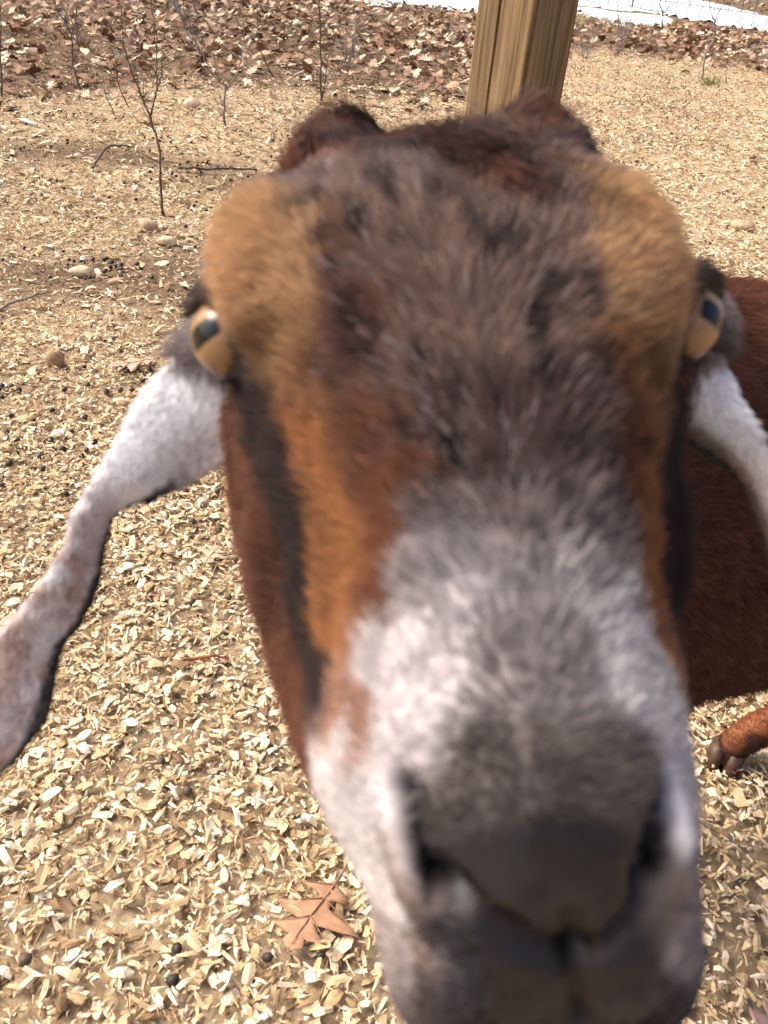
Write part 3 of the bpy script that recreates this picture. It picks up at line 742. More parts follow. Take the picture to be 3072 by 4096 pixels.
def loft(rings):
    R = np.asarray(rings); m, n = R.shape[:2]
    i = np.arange(m - 1)[:, None] * n; j = np.arange(n)[None]; j2 = (j + 1) % n
    q = np.stack([i + j, i + j2, i + n + j2, i + n + j], -1).reshape(-1, 4)
    V = np.concatenate([R.reshape(-1, 3), R[:1].mean(1), R[-1:].mean(1)])
    jj = np.arange(n)
    t0 = np.stack([np.full(n, m * n), (jj + 1) % n, jj], -1); t1 = np.stack([np.full(n, m * n + 1), (m - 1) * n + jj, (m - 1) * n + (jj + 1) % n], -1)
    return V, [q, np.concatenate([t0, t1])]

def ellipsoid(c, axes, n=20, m=12):
    """axes: 3 vectors"""
    th = np.linspace(0, 2 * np.pi, n, endpoint=False); ph = np.linspace(0.05, np.pi - 0.05, m)
    R = np.stack([np.sin(ph)[:, None] * np.cos(th), np.sin(ph)[:, None] * np.sin(th), np.cos(ph)[:, None] + 0 * th], -1)
    return loft(c + R @ np.array(axes))

def ellring(c, t, ra, rb, up=(0, 0, 1), n=32, pw=1.0):
    t = np.array(t, float); t /= np.linalg.norm(t)
    a = np.cross(t, up); a /= np.linalg.norm(a); b = np.cross(a, t)
    th = np.linspace(0, 2 * np.pi, n, endpoint=False)
    return c + ra * np.cos(th)[:, None] * a + rb * np.sin(th)[:, None] * b

PARTS = []
# --- head: sections from the lips (s<0) to behind the poll; half outlines (x, h) from forehead to throat
SEC = [
    (-.034, [(0, -.052), (.008, -.053), (.015, -.056), (.018, -.062), (.015, -.070), (.008, -.074), (0, -.075)]),
    (-.029, [(0, -.041), (.012, -.042), (.022, -.047), (.0265, -.057), (.023, -.069), (.012, -.076), (0, -.078)]),
    (-.016, [(0, -.022), (.014, -.024), (.0265, -.032), (.0325, -.046), (.030, -.064), (.016, -.076), (0, -.080)]),
    (.002, [(0, -.004), (.014, -.006), (.026, -.014), (.034, -.032), (.033, -.058), (.020, -.070), (0, -.072)]),
    (.018, [(0, .003), (.015, .001), (.0275, -.008), (.038, -.027), (.040, -.058), (.026, -.074), (0, -.074)]),
    (.038, [(0, .009), (.014, .007), (.026, -.002), (.0375, -.024), (.048, -.062), (.032, -.078), (0, -.078)]),
    (.062, [(0, .014), (.014, .012), (.026, .002), (.038, -.024), (.055, -.066), (.040, -.086), (0, -.086)]),
    (.090, [(0, .017), (.018, .015), (.033, .004), (.045, -.022), (.062, -.070), (.046, -.096), (0, -.098)]),
    (.118, [(0, .019), (.024, .017), (.043, .006), (.054, -.020), (.069, -.070), (.052, -.104), (0, -.108)]),
    (.145, [(0, .020), (.031, .018), (.055, .008), (.064, -.016), (.073, -.072), (.055, -.108), (0, -.114)]),
    (.172, [(0, .018), (.032, .015), (.056, .004), (.065, -.018), (.068, -.068), (.054, -.108), (0, -.118)]),
    (.200, [(0, .010), (.029, .006), (.046, -.006), (.054, -.028), (.054, -.062), (.046, -.104), (0, -.118)]),
    (.226, [(0, -.005), (.024, -.010), (.037, -.022), (.044, -.042), (.046, -.070), (.040, -.100), (0, -.114)]),
    (.246, [(0, -.028), (.017, -.030), (.028, -.038), (.033, -.055), (.030, -.075), (.022, -.090), (0, -.096)]),
]
ss = np.array([q[0] for q in SEC]); half = np.array([q[1] for q in SEC])
tt = np.linspace(0, len(SEC) - 1, 80)
hs = cr(half, tt); s_ = cr(ss[:, None], tt)[:, 0]
rings = []
for k in range(80):
    hp = hs[k]
    full = np.concatenate([hp, (hp * [-1, 1])[-2:0:-1]])
    full = np.concatenate([full, full[:1]])
    # closed smooth curve
    idx = np.linspace(0, len(full) - 1, 64, endpoint=False)
    ext = np.concatenate([full[-3:-1], full, full[1:3]])
    c = cr(ext, idx + 2)
    rings.append(h2w(s_[k], X0 + .0055 * sstep(.03, -.022, s_[k]) + c[:, 0], c[:, 1]))
PARTS.append(loft(np.array(rings)[:, ::-1]))
ax3 = lambda a, b, c: np.array([A * a, Lt * b, Dh * c])
for sg in (-1, 1):
    xx = lambda v: X0 + sg * v
    PARTS.append(ellipsoid(h2w(.158, xx(.0495) - (.006 if sg > 0 else 0), -.005), ax3(.032, .019, .020)))        # brow
    PARTS.append(ellipsoid(h2w(.216, xx(.0305), -.0135), ax3(.019, .020, .017)))        # horn bud
    PARTS.append(ellipsoid(h2w(.163, xx(.052), -.036), ax3(.022, .016, .018)))        # orbit behind the eye
    PARTS.append(ellipsoid(h2w(.184, xx(.0635), -.026), ax3(.014, .011, .013)))        # fold above the lid
    PARTS.append(ellipsoid(h2w(.105, xx(.048), -.060), ax3(.040, .016, .026)))        # cheek
    PARTS.append(ellipsoid(h2w(.010, xx(.0225) + .002, -.021), ax3(.020, .009, .012)))        # nostril wing
    PARTS.append(ellipsoid(h2w(-.010, xx(.016) + .003, -.042), ax3(.017, .012, .018)))       # lip

# --- eyes
EYE = []
for sg in (-1, 1):
    c = h2w(.1475, X0 + sg * .0660, -.0190); rad = .0122
    g = -.50 * A + sg * .62 * Lt + .60 * Dh; g /= np.linalg.norm(g)
    up = .75 * A + .55 * Dh; up -= g * (up @ g); up /= np.linalg.norm(up)
    side = np.cross(g, up)
    EYE.append((c, rad, g, up, side))
    ls = np.sign((side @ Lt) * sg)
    def arc(p0, p1, pol, R_, n=14):
        ph = ls * np.radians(np.linspace(p0, p1, n)); po = math.radians(pol)
        return c + R_ * (math.cos(po) * g + math.sin(po) * (np.cos(ph)[:, None] * up + np.sin(ph)[:, None] * side))
    v, f = tube(arc(-115, 62, 60, .0146), np.interp(np.linspace(0, 1, 14), [0, .5, 1], [.003, .0052, .002]), 10); PARTS.append((v, f))
    v, f = tube(arc(160, 262, 74, .0132), np.interp(np.linspace(0, 1, 14), [0, .5, 1], [.0012, .0026, .0024]), 10); PARTS.append((v, f))

# --- ears: long, hanging, bell shaped; U = front upper edge, V = rear lower edge
EARS = [
    (np.array([(-0.050, 0.262, 1.050), (-0.0660, 0.2690, 1.0360), (-0.0770, 0.2550, 1.0265), (-0.0868, 0.2384, 1.0157), (-0.0946, 0.2259, 1.0000), (-0.1012, 0.2153, 0.9870), (-0.1070, 0.2053, 0.9747), (-0.1136, 0.1962, 0.9637), (-0.1204, 0.1887, 0.9554), (-0.1284, 0.1795, 0.9447), (-0.1354, 0.1695, 0.9328), (-0.1343, 0.1610, 0.9229), (-0.1246, 0.1546, 0.9162)]),
     np.array([(-0.036, 0.262, 1.018), (-0.0589, 0.2572, 1.0195), (-0.0539, 0.2489, 0.9959), (-0.0629, 0.2395, 0.9898), (-0.0779, 0.2299, 0.9836), (-0.0922, 0.2253, 0.9794), (-0.0941, 0.2146, 0.9667), (-0.0964, 0.2043, 0.9545), (-0.1042, 0.1924, 0.9421), (-0.1040, 0.1821, 0.9318), (-0.1047, 0.1741, 0.9248), (-0.1127, 0.1658, 0.9174), (-0.1195, 0.1604, 0.9139)]), -1),
    (np.array([(0.085, 0.285, 1.058), (0.1092, 0.2909, 1.0493), (0.1113, 0.2761, 1.0390), (0.1170, 0.2628, 1.0308), (0.1249, 0.2551, 1.0213), (0.1312, 0.2482, 1.0131), (0.1403, 0.2379, 0.9999), (0.1511, 0.2267, 0.9856), (0.1612, 0.2137, 0.9710), (0.1680, 0.2016, 0.9576), (0.1683, 0.1903, 0.9452), (0.1603, 0.1831, 0.9387)]),
     np.array([(0.070, 0.285, 1.035), (0.0975, 0.2646, 1.0384), (0.1036, 0.2627, 1.0186), (0.1092, 0.2639, 1.0032), (0.1195, 0.2594, 0.9991), (0.1306, 0.2540, 0.9937), (0.1355, 0.2454, 0.9839), (0.1432, 0.2341, 0.9702), (0.1504, 0.2210, 0.9584), (0.1525, 0.2079, 0.9466), (0.1568, 0.1961, 0.9367), (0.1618, 0.1888, 0.9329)]), 1),
]
EARMID = []
for U, Vv, sg in EARS:
    k = len(U); t = np.linspace(0, k - 1, 48); U = cr(U, t); Vv = cr(Vv, t)
    mid = (U + Vv) / 2; EARMID.append((U, Vv, mid))
    ax = np.gradient(mid, axis=0); ax /= np.linalg.norm(ax, axis=1)[:, None]
    wv = Vv - U
    nrm = np.cross(ax, wv); nrm /= np.linalg.norm(nrm, axis=1)[:, None] + 1e-9
    toward = HN + 0.15 * A + 0.2 * Dh - 0.1 * A - mid
    nrm *= np.sign((nrm * np.array([0, -.5, .8])).sum(1))[:, None]
    wlen = np.linalg.norm(wv, axis=1)
    e = np.linspace(0, 1, 13)
    th = np.interp(t / (k - 1), [0, .1, .3, 1], [.007, .004, .0022, .0018])
    fade = np.interp(t / (k - 1), [0, .2, 1], [.24, .12, .06])
    bulge = (np.sin(np.pi * e)[None] * fade[:, None] + .10 * sstep(.75, 1, e)[None]) * wlen[:, None]
    base = U[:, None] + e[None, :, None] * wv[:, None] + nrm[:, None] * bulge[..., None]
    tk = th[:, None] * (0.45 + 0.55 * np.sin(np.pi * np.clip(e, .06, .94)))[None]
    tk[:, -2:] *= 1.9
    f_ = base + nrm[:, None] * tk[..., None]; b_ = base - nrm[:, None] * tk[..., None]
    rings = np.concatenate([f_, b_[:, ::-1]], 1)
    PARTS.append(loft(rings if sg < 0 else rings[:, ::-1]))

# --- neck, trunk, legs
up = np.array([0, 0, 1.0])
nk = np.array([(.012, .262, 1.045), (.025, .32, 1.02), (.06, .41, .965), (.12, .52, .88), (.20, .64, .78), (.30, .72, .71)])
nr = np.array([(.050, .052), (.058, .066), (.064, .085), (.080, .118), (.115, .165), (.145, .205)])
t = np.linspace(0, 5, 30); P = cr(nk, t); R = cr(nr, t); T = np.gradient(P, axis=0)
PARTS.append(loft([ellring(P[i], T[i], R[i, 0], R[i, 1]) for i in range(30)]))
tk = np.array([(.10, .63, .66), (.17, .665, .65), (.28, .725, .65), (.45, .80, .65), (.62, .865, .655), (.80, .93, .672), (.93, .98, .685), (1.02, 1.01, .68)])
tr = np.array([(.07, .09), (.13, .185), (.165, .235), (.185, .235), (.190, .22), (.165, .19), (.125, .155), (.05, .07)])
t = np.linspace(0, 7, 46); P = cr(tk, t); R = cr(tr, t); T = np.gradient(P, axis=0)
PARTS.append(loft([ellring(P[i], T[i], R[i, 0], R[i, 1], n=40) for i in range(46)]))
bdir = np.array([.93, .36, 0]); bdir /= np.linalg.norm(bdir); bs = np.array([.36, -.93, 0]); bs /= np.linalg.norm(bs)      # bs: goat's left, towards the camera
def leg(pts, rad):
    t = np.linspace(0, len(pts) - 1, 26); v, f = tube(cr(np.array(pts), t), cr(np.array(rad)[:, None], t)[:, 0], 16); PARTS.append((v, f))
sh = np.array([.27, .72, 0]); hp_ = np.array([.88, .96, 0])
FEET = []
for sd, fwd in ((1, .02), (-1, -.05)):                     # fore legs
    o = sh + bs * .075 * sd - bdir * fwd
    leg([o + up * .66, o + up * .50 + bdir * .03, o + up * .33, o + up * .20, o + up * .09, o + up * .055 - bdir * .015, o + up * .03 - bdir * .02], [.085, .060, .034, .021, .020, .024, .024])
    FEET.append((o - bdir * .025, -bdir))
for sd, hoof in ((1, np.array([.98, .83, 0])), (-1, np.array([.625, .935, 0]))):   # hind legs; the far one steps forward
    o = hp_ + bs * .085 * sd
    hk = hoof + np.array([.175, .055, .25]) if sd < 0 else hoof + np.array([.10, .06, .30])
    leg([o + up * .68, (o + up * .50) * .6 + (hk + up * .18) * .4, hk + np.array([-.03, -.01, .10]), hk, hoof * .55 + hk * .45 + up * .01, hoof + (hk - hoof) * .22 + up * .03, hoof + np.array([.012, .006, .055]), hoof + up * .022], [.10, .085, .050, .031, .024, .028, .025, .022])
    FEET.append((hoof, -bdir))
leg([(1.02, 1.01, .74), (1.07, 1.03, .78), (1.10, 1.04, .84), (1.09, 1.035, .90)], [.035, .028, .022, .008])   # tail, held up

V = np.concatenate([p[0] for p in PARTS]); off = np.cumsum([0] + [len(p[0]) for p in PARTS[:-1]])
F4 = np.concatenate([p[1][0] + o for p, o in zip(PARTS, off)]); F3 = np.concatenate([p[1][1] + o for p, o in zip(PARTS, off)])
tmp = mesh_np('tmp', V, [F4, F3])
to = bpy.data.objects.new('tmp', tmp); COL.objects.link(to)
rm = to.modifiers.new('r', 'REMESH'); rm.mode = 'VOXEL'; rm.voxel_size = 0.0024
sm_ = to.modifiers.new('s', 'SMOOTH'); sm_.factor = .5; sm_.iterations = 4
dg = bpy.context.evaluated_depsgraph_get(); dg.update()
em = to.evaluated_get(dg).to_mesh()
gv = np.empty(len(em.vertices) * 3, np.float32); em.vertices.foreach_get('co', gv); gv = gv.reshape(-1, 3).astype(float)
npoly = len(em.polygons); lt_ = np.empty(npoly, np.int32); em.polygons.foreach_get('loop_total', lt_)
lv = np.empty(len(em.loops), np.int32); em.loops.foreach_get('vertex_index', lv)
gn = np.empty(len(em.vertices) * 3, np.float32); em.vertices.foreach_get('normal', gn); gn = gn.reshape(-1, 3).astype(float)
to.evaluated_get(dg).to_mesh_clear()
bpy.data.objects.remove(to); bpy.data.meshes.remove(tmp)
assert (lt_ == 4).all()
gq = lv.reshape(-1, 4)

# --- soften the joins of neck, trunk and legs
ed = np.concatenate([gq[:, [0, 1]], gq[:, [1, 2]], gq[:, [2, 3]], gq[:, [3, 0]]])
deg = np.bincount(ed[:, 0], minlength=len(gv)).astype(float)
wb = sstep(.235, .30, w2h(gv)[:, 0]) * sstep(.30, .42, gv[:, 2]) * .6
for _ in range(60):
    av = np.column_stack([np.bincount(ed[:, 0], gv[ed[:, 1], k], len(gv)) for k in range(3)]) / deg[:, None]
    gv = gv + (av - gv) * wb[:, None]

# --- carved detail in head coordinates
H = w2h(gv)
def seg_dist(H, pts):
    d = np.full(len(H), 9.0); pts = np.array(pts)
    for a_, b_ in zip(pts[:-1], pts[1:]):
        ab = b_ - a_; t = np.clip(((H - a_) @ ab) / (ab @ ab), 0, 1)
        d = np.minimum(d, np.linalg.norm(H - (a_ + t[:, None] * ab), axis=1))
    return d
nearh = (H[:, 0] < .26) & (H[:, 0] > -.05)
disp = np.zeros(len(gv)); NM = np.zeros(len(gv))
NOST = [[(0.0104, -0.0285, -0.0084), (0.0037, -0.0280, -0.0105), (-0.0011, -0.0261, -0.0117), (-0.0060, -0.0214, -0.0152)],
        [(0.0105, 0.0226, -0.0090), (0.0047, 0.0213, -0.0095), (-0.0007, 0.0197, -0.0110), (-0.0049, 0.0178, -0.0134)]]
GROOVE = [[(-0.0060, -0.0214, -0.0152), (-0.0103, -0.0136, -0.0174), (-0.0147, -0.0052, -0.0208), (-0.0177, 0.0026, -0.0242)],
          [(-0.0049, 0.0178, -0.0134), (-0.0109, 0.0138, -0.0183), (-0.0152, 0.0086, -0.0217), (-0.0177, 0.0028, -0.0242)],
          [(-0.0114, 0.0013, -0.0168), (-0.0177, 0.0026, -0.0242), (-0.0214, 0.0033, -0.0293), (-0.0255, 0.0040, -0.0355)]]
GM = np.zeros(len(gv))
for P_ in GROOVE: GM = np.maximum(GM, sstep(.0032, .001, seg_dist(H, P_)))
for P_ in NOST: NM = np.maximum(NM, sstep(.0052, .0028, seg_dist(H, P_)))
for P_ in NOST: disp -= .0085 * np.exp(-(seg_dist(H, P_) / .0038) ** 2)
for P_ in GROOVE: disp -= .0042 * np.exp(-(seg_dist(H, P_) / .0022) ** 2)
disp += .0012 * noise3(H, 60, 71) * nearh
disp -= .0006 * sstep(.2, .6, noise3(H, 420, 72)) * sstep(.006, -.004, H[:, 0])
gv0 = gv.copy()
gv = gv + gn * disp[:, None]

# --- coat pattern: patches of the face at points of the head (head coordinates), (colour, roan amount, points)
COAT = [
    ((.53, .325, .17), 0.15, [(0.1593, -0.0649, 0.0114), (0.1430, -0.0591, 0.0116), (0.1410, -0.0673, 0.0045), (0.1314, -0.0543, 0.0075), (0.1530, -0.0706, 0.0043), (0.1397, -0.0492, 0.0138), (0.1673, -0.0600, 0.0129), (0.1442, -0.0443, 0.0159), (0.1334, -0.0449, 0.0143), (0.1272, -0.0456, 0.0122), (0.1326, 0.0288, 0.0163), (0.1207, 0.0268, 0.0147), (0.1684, 0.0491, 0.0098), (0.1465, 0.0476, 0.0107), (0.1302, 0.0374, 0.0121), (0.1406, 0.0521, 0.0031), (0.1253, 0.0432, 0.0041)]),
    ((.54, .34, .17), 0.15, [(0.1660, -0.0619, 0.0123), (0.1610, 0.0445, 0.0135)]),
    ((.30, .17, .08), 0.15, [(0.1487, 0.0306, 0.0168), (0.1200, -0.0524, 0.0006), (0.1165, -0.0435, 0.0097), (0.1159, 0.0388, 0.0034)]),
    ((.24, .115, .055), 0.15, [(0.1062, -0.0450, 0.0028), (0.0953, -0.0406, 0.0029), (0.1021, 0.0320, 0.0048), (0.1053, 0.0267, 0.0111)]),
    ((.32, .135, .05), 0.15, [(0.0881, -0.0409, -0.0020), (0.0782, -0.0384, -0.0035), (0.0693, -0.0359, -0.0038), (0.0578, -0.0342, -0.0049), (0.0491, -0.0361, -0.0097), (0.0410, -0.0390, -0.0156), (0.0937, -0.0444, -0.0051), (0.0642, -0.0415, -0.0194), (0.0502, -0.0418, -0.0227), (0.0704, 0.0282, -0.0080), (0.0623, 0.0303, -0.0173), (0.0473, 0.0271, -0.0118)]),
    ((.17, .065, .032), 0.15, [(0.0575, -0.0282, 0.0044), (0.0692, -0.0257, 0.0096), (0.0817, -0.0291, 0.0101), (0.0498, -0.0315, -0.0013), (0.0844, 0.0233, 0.0071), (0.0718, 0.0227, 0.0031)]),
    ((.035, .021, .018), 0.15, [(0.1323, -0.0681, -0.0259), (0.1181, -0.0607, -0.0245), (0.1060, -0.0554, -0.0220), (0.0971, -0.0531, -0.0240), (0.0888, -0.0513, -0.0261), (0.0799, -0.0499, -0.0291), (0.0673, -0.0485, -0.0333), (0.0547, -0.0469, -0.0340), (0.0437, -0.0454, -0.0311), (0.1284, 0.0587, -0.0355), (0.1134, 0.0546, -0.0387), (0.0915, 0.0465, -0.0352), (0.0740, 0.0412, -0.0354), (0.1316, 0.0573, -0.0230), (0.1244, -0.0627, -0.0227)]),
    ((.14, .055, .03), 0.15, [(0.1117, -0.0664, -0.0447), (0.0963, -0.0617, -0.0394), (0.0831, -0.0582, -0.0404), (0.0712, -0.0552, -0.0449), (0.0597, -0.0533, -0.0465), (0.0486, -0.0512, -0.0447), (0.1226, -0.0698, -0.0450), (0.1279, -0.0701, -0.0405), (0.1059, -0.0697, -0.0604), (0.0851, -0.0633, -0.0458), (0.0728, -0.0596, -0.0501), (0.0615, -0.0573, -0.0556), (0.0459, -0.0536, -0.0530), (0.0327, -0.0494, -0.0467)]),
    ((.075, .058, .05), 0.15, [(0.1516, -0.0775, -0.0096), (0.1485, 0.0654, -0.0063), (0.1306, -0.0652, -0.0198)]),
    ((.20, .128, .104), 0.55, [(0.1431, -0.0300, 0.0189), (0.1511, -0.0177, 0.0197), (0.1462, -0.0062, 0.0200), (0.1497, 0.0061, 0.0198), (0.1502, 0.0184, 0.0190), (0.1254, -0.0250, 0.0186), (0.1239, -0.0139, 0.0193), (0.1233, -0.0028, 0.0193), (0.1231, 0.0084, 0.0190), (0.1240, 0.0177, 0.0180), (0.1028, -0.0208, 0.0171), (0.1015, -0.0104, 0.0179), (0.1010, 0.0001, 0.0179), (0.1056, 0.0114, 0.0173), (0.0901, -0.0216, 0.0154), (0.1616, -0.0344, 0.0173), (0.1408, 0.0216, 0.0187)]),
    ((.15, .075, .058), 0.45, [(0.1101, -0.0311, 0.0151), (0.1282, -0.0391, 0.0154), (0.1402, -0.0383, 0.0173), (0.1018, -0.0347, 0.0114), (0.0807, -0.0271, 0.0112), (0.1185, -0.0275, 0.0174), (0.1146, -0.0354, 0.0141)]),
    ((.095, .06, .052), 0.55, [(0.0822, -0.0121, 0.0161), (0.0841, -0.0020, 0.0165), (0.0845, 0.0083, 0.0155), (0.0707, -0.0132, 0.0148), (0.0658, -0.0060, 0.0145), (0.0709, 0.0094, 0.0133), (0.0806, -0.0172, 0.0153), (0.0845, 0.0171, 0.0120), (0.0674, 0.0154, 0.0094)]),
    ((.20, .155, .145), 0.70, [(0.0592, -0.0141, 0.0129), (0.0564, -0.0052, 0.0130), (0.0565, 0.0043, 0.0123), (0.0605, -0.0196, 0.0114), (0.0557, 0.0112, 0.0096)]),
    ((.38, .34, .335), 0.80, [(0.0496, -0.0149, 0.0108), (0.0460, -0.0063, 0.0109), (0.0449, 0.0027, 0.0102), (0.0459, -0.0197, 0.0084), (0.0428, 0.0091, 0.0080), (0.0413, -0.0023, 0.0097)]),
    ((.60, .555, .55), 0.22, [(0.0388, -0.0158, 0.0081), (0.0391, -0.0246, 0.0043), (0.0330, -0.0294, -0.0011), (0.0319, -0.0341, -0.0073), (0.0268, -0.0270, -0.0004), (0.0383, 0.0094, 0.0068), (0.0334, 0.0158, 0.0021), (0.0308, -0.0198, 0.0048), (0.0199, -0.0256, -0.0017), (0.0273, 0.0191, -0.0020), (0.0205, 0.0224, -0.0067), (0.0200, -0.0428, -0.0281), (0.0114, -0.0389, -0.0251), (0.0137, -0.0348, -0.0144), (0.0050, -0.0374, -0.0332), (-0.0049, -0.0320, -0.0286), (0.0061, 0.0249, -0.0122), (0.0181, -0.0301, -0.0063), (0.0265, 0.0115, 0.0029), (0.0249, -0.0404, -0.0191)]),
    ((.26, .225, .215), 0.60, [(0.0345, -0.0074, 0.0080), (0.0268, -0.0038, 0.0059), (0.0317, 0.0011, 0.0071), (0.0256, -0.0117, 0.0052), (0.0251, 0.0039, 0.0048)]),
    ((.36, .20, .135), 0.40, [(0.0241, -0.0378, -0.0143), (0.0312, -0.0408, -0.0197), (0.0262, -0.0353, -0.0099), (0.0353, -0.0396, -0.0171)]),
    ((.31, .26, .25), 0.30, [(-0.0107, -0.0314, -0.0344), (-0.0167, -0.0272, -0.0332), (-0.0044, 0.0271, -0.0223), (-0.0153, 0.0258, -0.0304), (-0.0018, -0.0302, -0.0143)]),
    ((.22, .165, .14), 0.30, [(-0.0143, -0.0245, -0.0275), (-0.0076, -0.0279, -0.0180), (-0.0086, 0.0227, -0.0203)]),
    ((.14, .112, .098), 0.15, [(0.0174, -0.0048, 0.0028), (0.0148, -0.0134, 0.0013), (0.0172, 0.0038, 0.0023), (0.0108, -0.0178, -0.0015), (0.0158, 0.0099, 0.0005), (0.0114, 0.0139, -0.0025)]),
    ((.095, .078, .068), 0.15, [(0.0086, -0.0097, -0.0007), (0.0067, -0.0016, -0.0012), (0.0080, 0.0071, -0.0014), (0.0126, -0.0010, 0.0011), (0.0054, -0.0197, -0.0053), (0.0054, 0.0141, -0.0049)]),
    ((.06, .054, .057), 0.15, [(-0.0029, -0.0184, -0.0115), (-0.0067, -0.0136, -0.0135), (-0.0101, 0.0014, -0.0154), (-0.0037, -0.0086, -0.0094)]),
    ((.028, .024, .026), 0.15, [(-0.0014, -0.0020, -0.0069), (-0.0010, 0.0065, -0.0070), (-0.0089, 0.0110, -0.0154), (0.0013, 0.0157, -0.0082), (-0.0086, -0.0037, -0.0138), (-0.0056, 0.0048, -0.0110), (-0.0132, -0.0144, -0.0210), (-0.0169, -0.0086, -0.0239), (-0.0185, -0.0017, -0.0253), (-0.0175, 0.0069, -0.0243), (-0.0156, 0.0141, -0.0236), (-0.0082, -0.0185, -0.0170), (-0.0241, 0.0022, -0.0332), (-0.0128, -0.0186, -0.0224), (-0.0173, -0.0136, -0.0254), (-0.0216, -0.0084, -0.0301), (-0.0246, -0.0030, -0.0340), (-0.0202, 0.0090, -0.0281), (-0.0197, 0.0142, -0.0277), (-0.0253, 0.0171, -0.0368), (-0.0250, 0.0077, -0.0349)]),
    ((.05, .044, .047), 0.15, [(-0.0125, -0.0219, -0.0239), (-0.0191, -0.0188, -0.0274), (-0.0224, 0.0117, -0.0307)]),
    ((.065, .05, .048), 0.15, [(-0.0210, -0.0223, -0.0307), (-0.0245, -0.0206, -0.0350), (-0.0225, 0.0184, -0.0327)]),
    ((.05, .027, .022), 0.35, [(0.2218, -0.0338, 0.0022), (0.2192, -0.0249, 0.0003), (0.2075, -0.0022, 0.0064), (0.1747, 0.0019, 0.0173), (0.1820, -0.0024, 0.0158), (0.2155, 0.0317, 0.0023), (0.2111, 0.0162, 0.0022), (0.1864, -0.0220, 0.0137), (0.2058, 0.0273, 0.0019), (0.1884, -0.0151, 0.0137), (0.2114, -0.0090, 0.0044)]),
    ((.15, .06, .038), 0.40, [(0.2175, -0.0429, 0.0019), (0.2106, 0.0376, -0.0013), (0.2091, -0.0460, -0.0009)]),
    ((.22, .15, .135), 0.40, [(0.1866, -0.0396, 0.0098), (0.1784, -0.0449, 0.0108), (0.1838, 0.0381, 0.0075), (0.1608, 0.0027, 0.0193), (0.1678, -0.0191, 0.0182)]),
    ((.16, .055, .028), .15, [(.15, -.078, -.07), (.12, -.074, -.07), (.09, -.066, -.075), (.13, .064, -.07), (.09, .056, -.075), (.05, -.05, -.08), (.05, .04, -.08), (.12, 0, -.11), (.05, 0, -.085)]),
    ((.11, .038, .022), .15, [(.20, -.06, -.06), (.20, .05, -.06), (.20, 0, -.12), (.25, 0, -.06), (.24, -.04, -.06), (.24, .03, -.06)]),
    ((.06, .035, .03), .15, [(.15, .066, -.05), (.10, .056, -.05), (.17, .062, -.05)]),
    ((.36, .31, .305), .3, [(.190, -.079, -.022), (.194, -.074, -.030), (.184, -.080, -.028), (.190, .069, -.022), (.194, .064, -.030), (.184, .070, -.028)]),
    ((.07, .058, .058), .3, [(-.03, -.004, -.07), (-.02, -.03, -.07), (-.02, .022, -.07), (0, 0, -.08)]),
]
AP = np.concatenate([np.array(p) for _, _, p in COAT]); AC = np.concatenate([np.repeat([c], len(p), 0) for c, _, p in COAT]); AR = np.concatenate([np.full(len(p), r_) for _, r_, p in COAT])
ear_tree = [(U, Vv, mid) for U, Vv, mid in EARMID]

def tuft_mask(Hh):
    x = Hh[:, 1] - X0
    e = Hh[:, 0] + .007 * noise3(Hh, 60, 261) + .019 * np.exp(-((x - .010) / .012) ** 2) - .010 * sstep(.030, .055, np.abs(x))
    return sstep(.183, .190, e) * (Hh[:, 2] > -.045) * (np.abs(x) < .062) * (Hh[:, 0] < .27)

def wet_mask(Hh):
    """bare damp skin of the nose pad between the nostrils"""
    x = Hh[:, 1] - .002; s = Hh[:, 0] + .0025 * noise3(Hh, 110, 271)
    return sstep(.009, .002, s + .25 * np.abs(x)) * sstep(.024, .017, np.abs(x) - .3 * np.clip(s + .01, -.02, .01)) * (Hh[:, 2] > -.05) * sstep(-.030, -.024, s)

def ear_coords(P):
    """for points P: which ear (-1 none), t along, e across"""
    which = np.full(len(P), -1); tt_ = np.zeros(len(P)); ee = np.zeros(len(P))
    for k, (U, Vv, mid) in enumerate(ear_tree):
        box = np.all((P > mid.min(0) - .04) & (P < mid.max(0) + .04), 1)
        idx = np.nonzero(box)[0]
        if not len(idx): continue
        wl = np.linalg.norm(Vv - U, axis=1)
        # closest station by plane distance along the ear axis, then the offset across
        d = np.linalg.norm(P[idx][:, None] - mid[None], axis=2) - .25 * wl[None]
        i = d.argmin(1)
        e = (((P[idx] - U[i]) * (Vv - U)[i]).sum(1) / wl[i] ** 2)
        off = np.linalg.norm(P[idx] - (U[i] + e[:, None] * (Vv - U)[i]), axis=1)
        ok = (i > 6) & (e > -.35) & (e < 1.35) & (off < .5 * wl[i] + .006)
        hl = w2h(P[idx]); ok &= ~((np.abs(hl[:, 1] - X0) < .070) & (hl[:, 0] > .02) & (i < 14))
        which[idx[ok]] = k; tt_[idx[ok]] = i[ok] / 47.; ee[idx[ok]] = e[ok]
    return which, tt_, ee

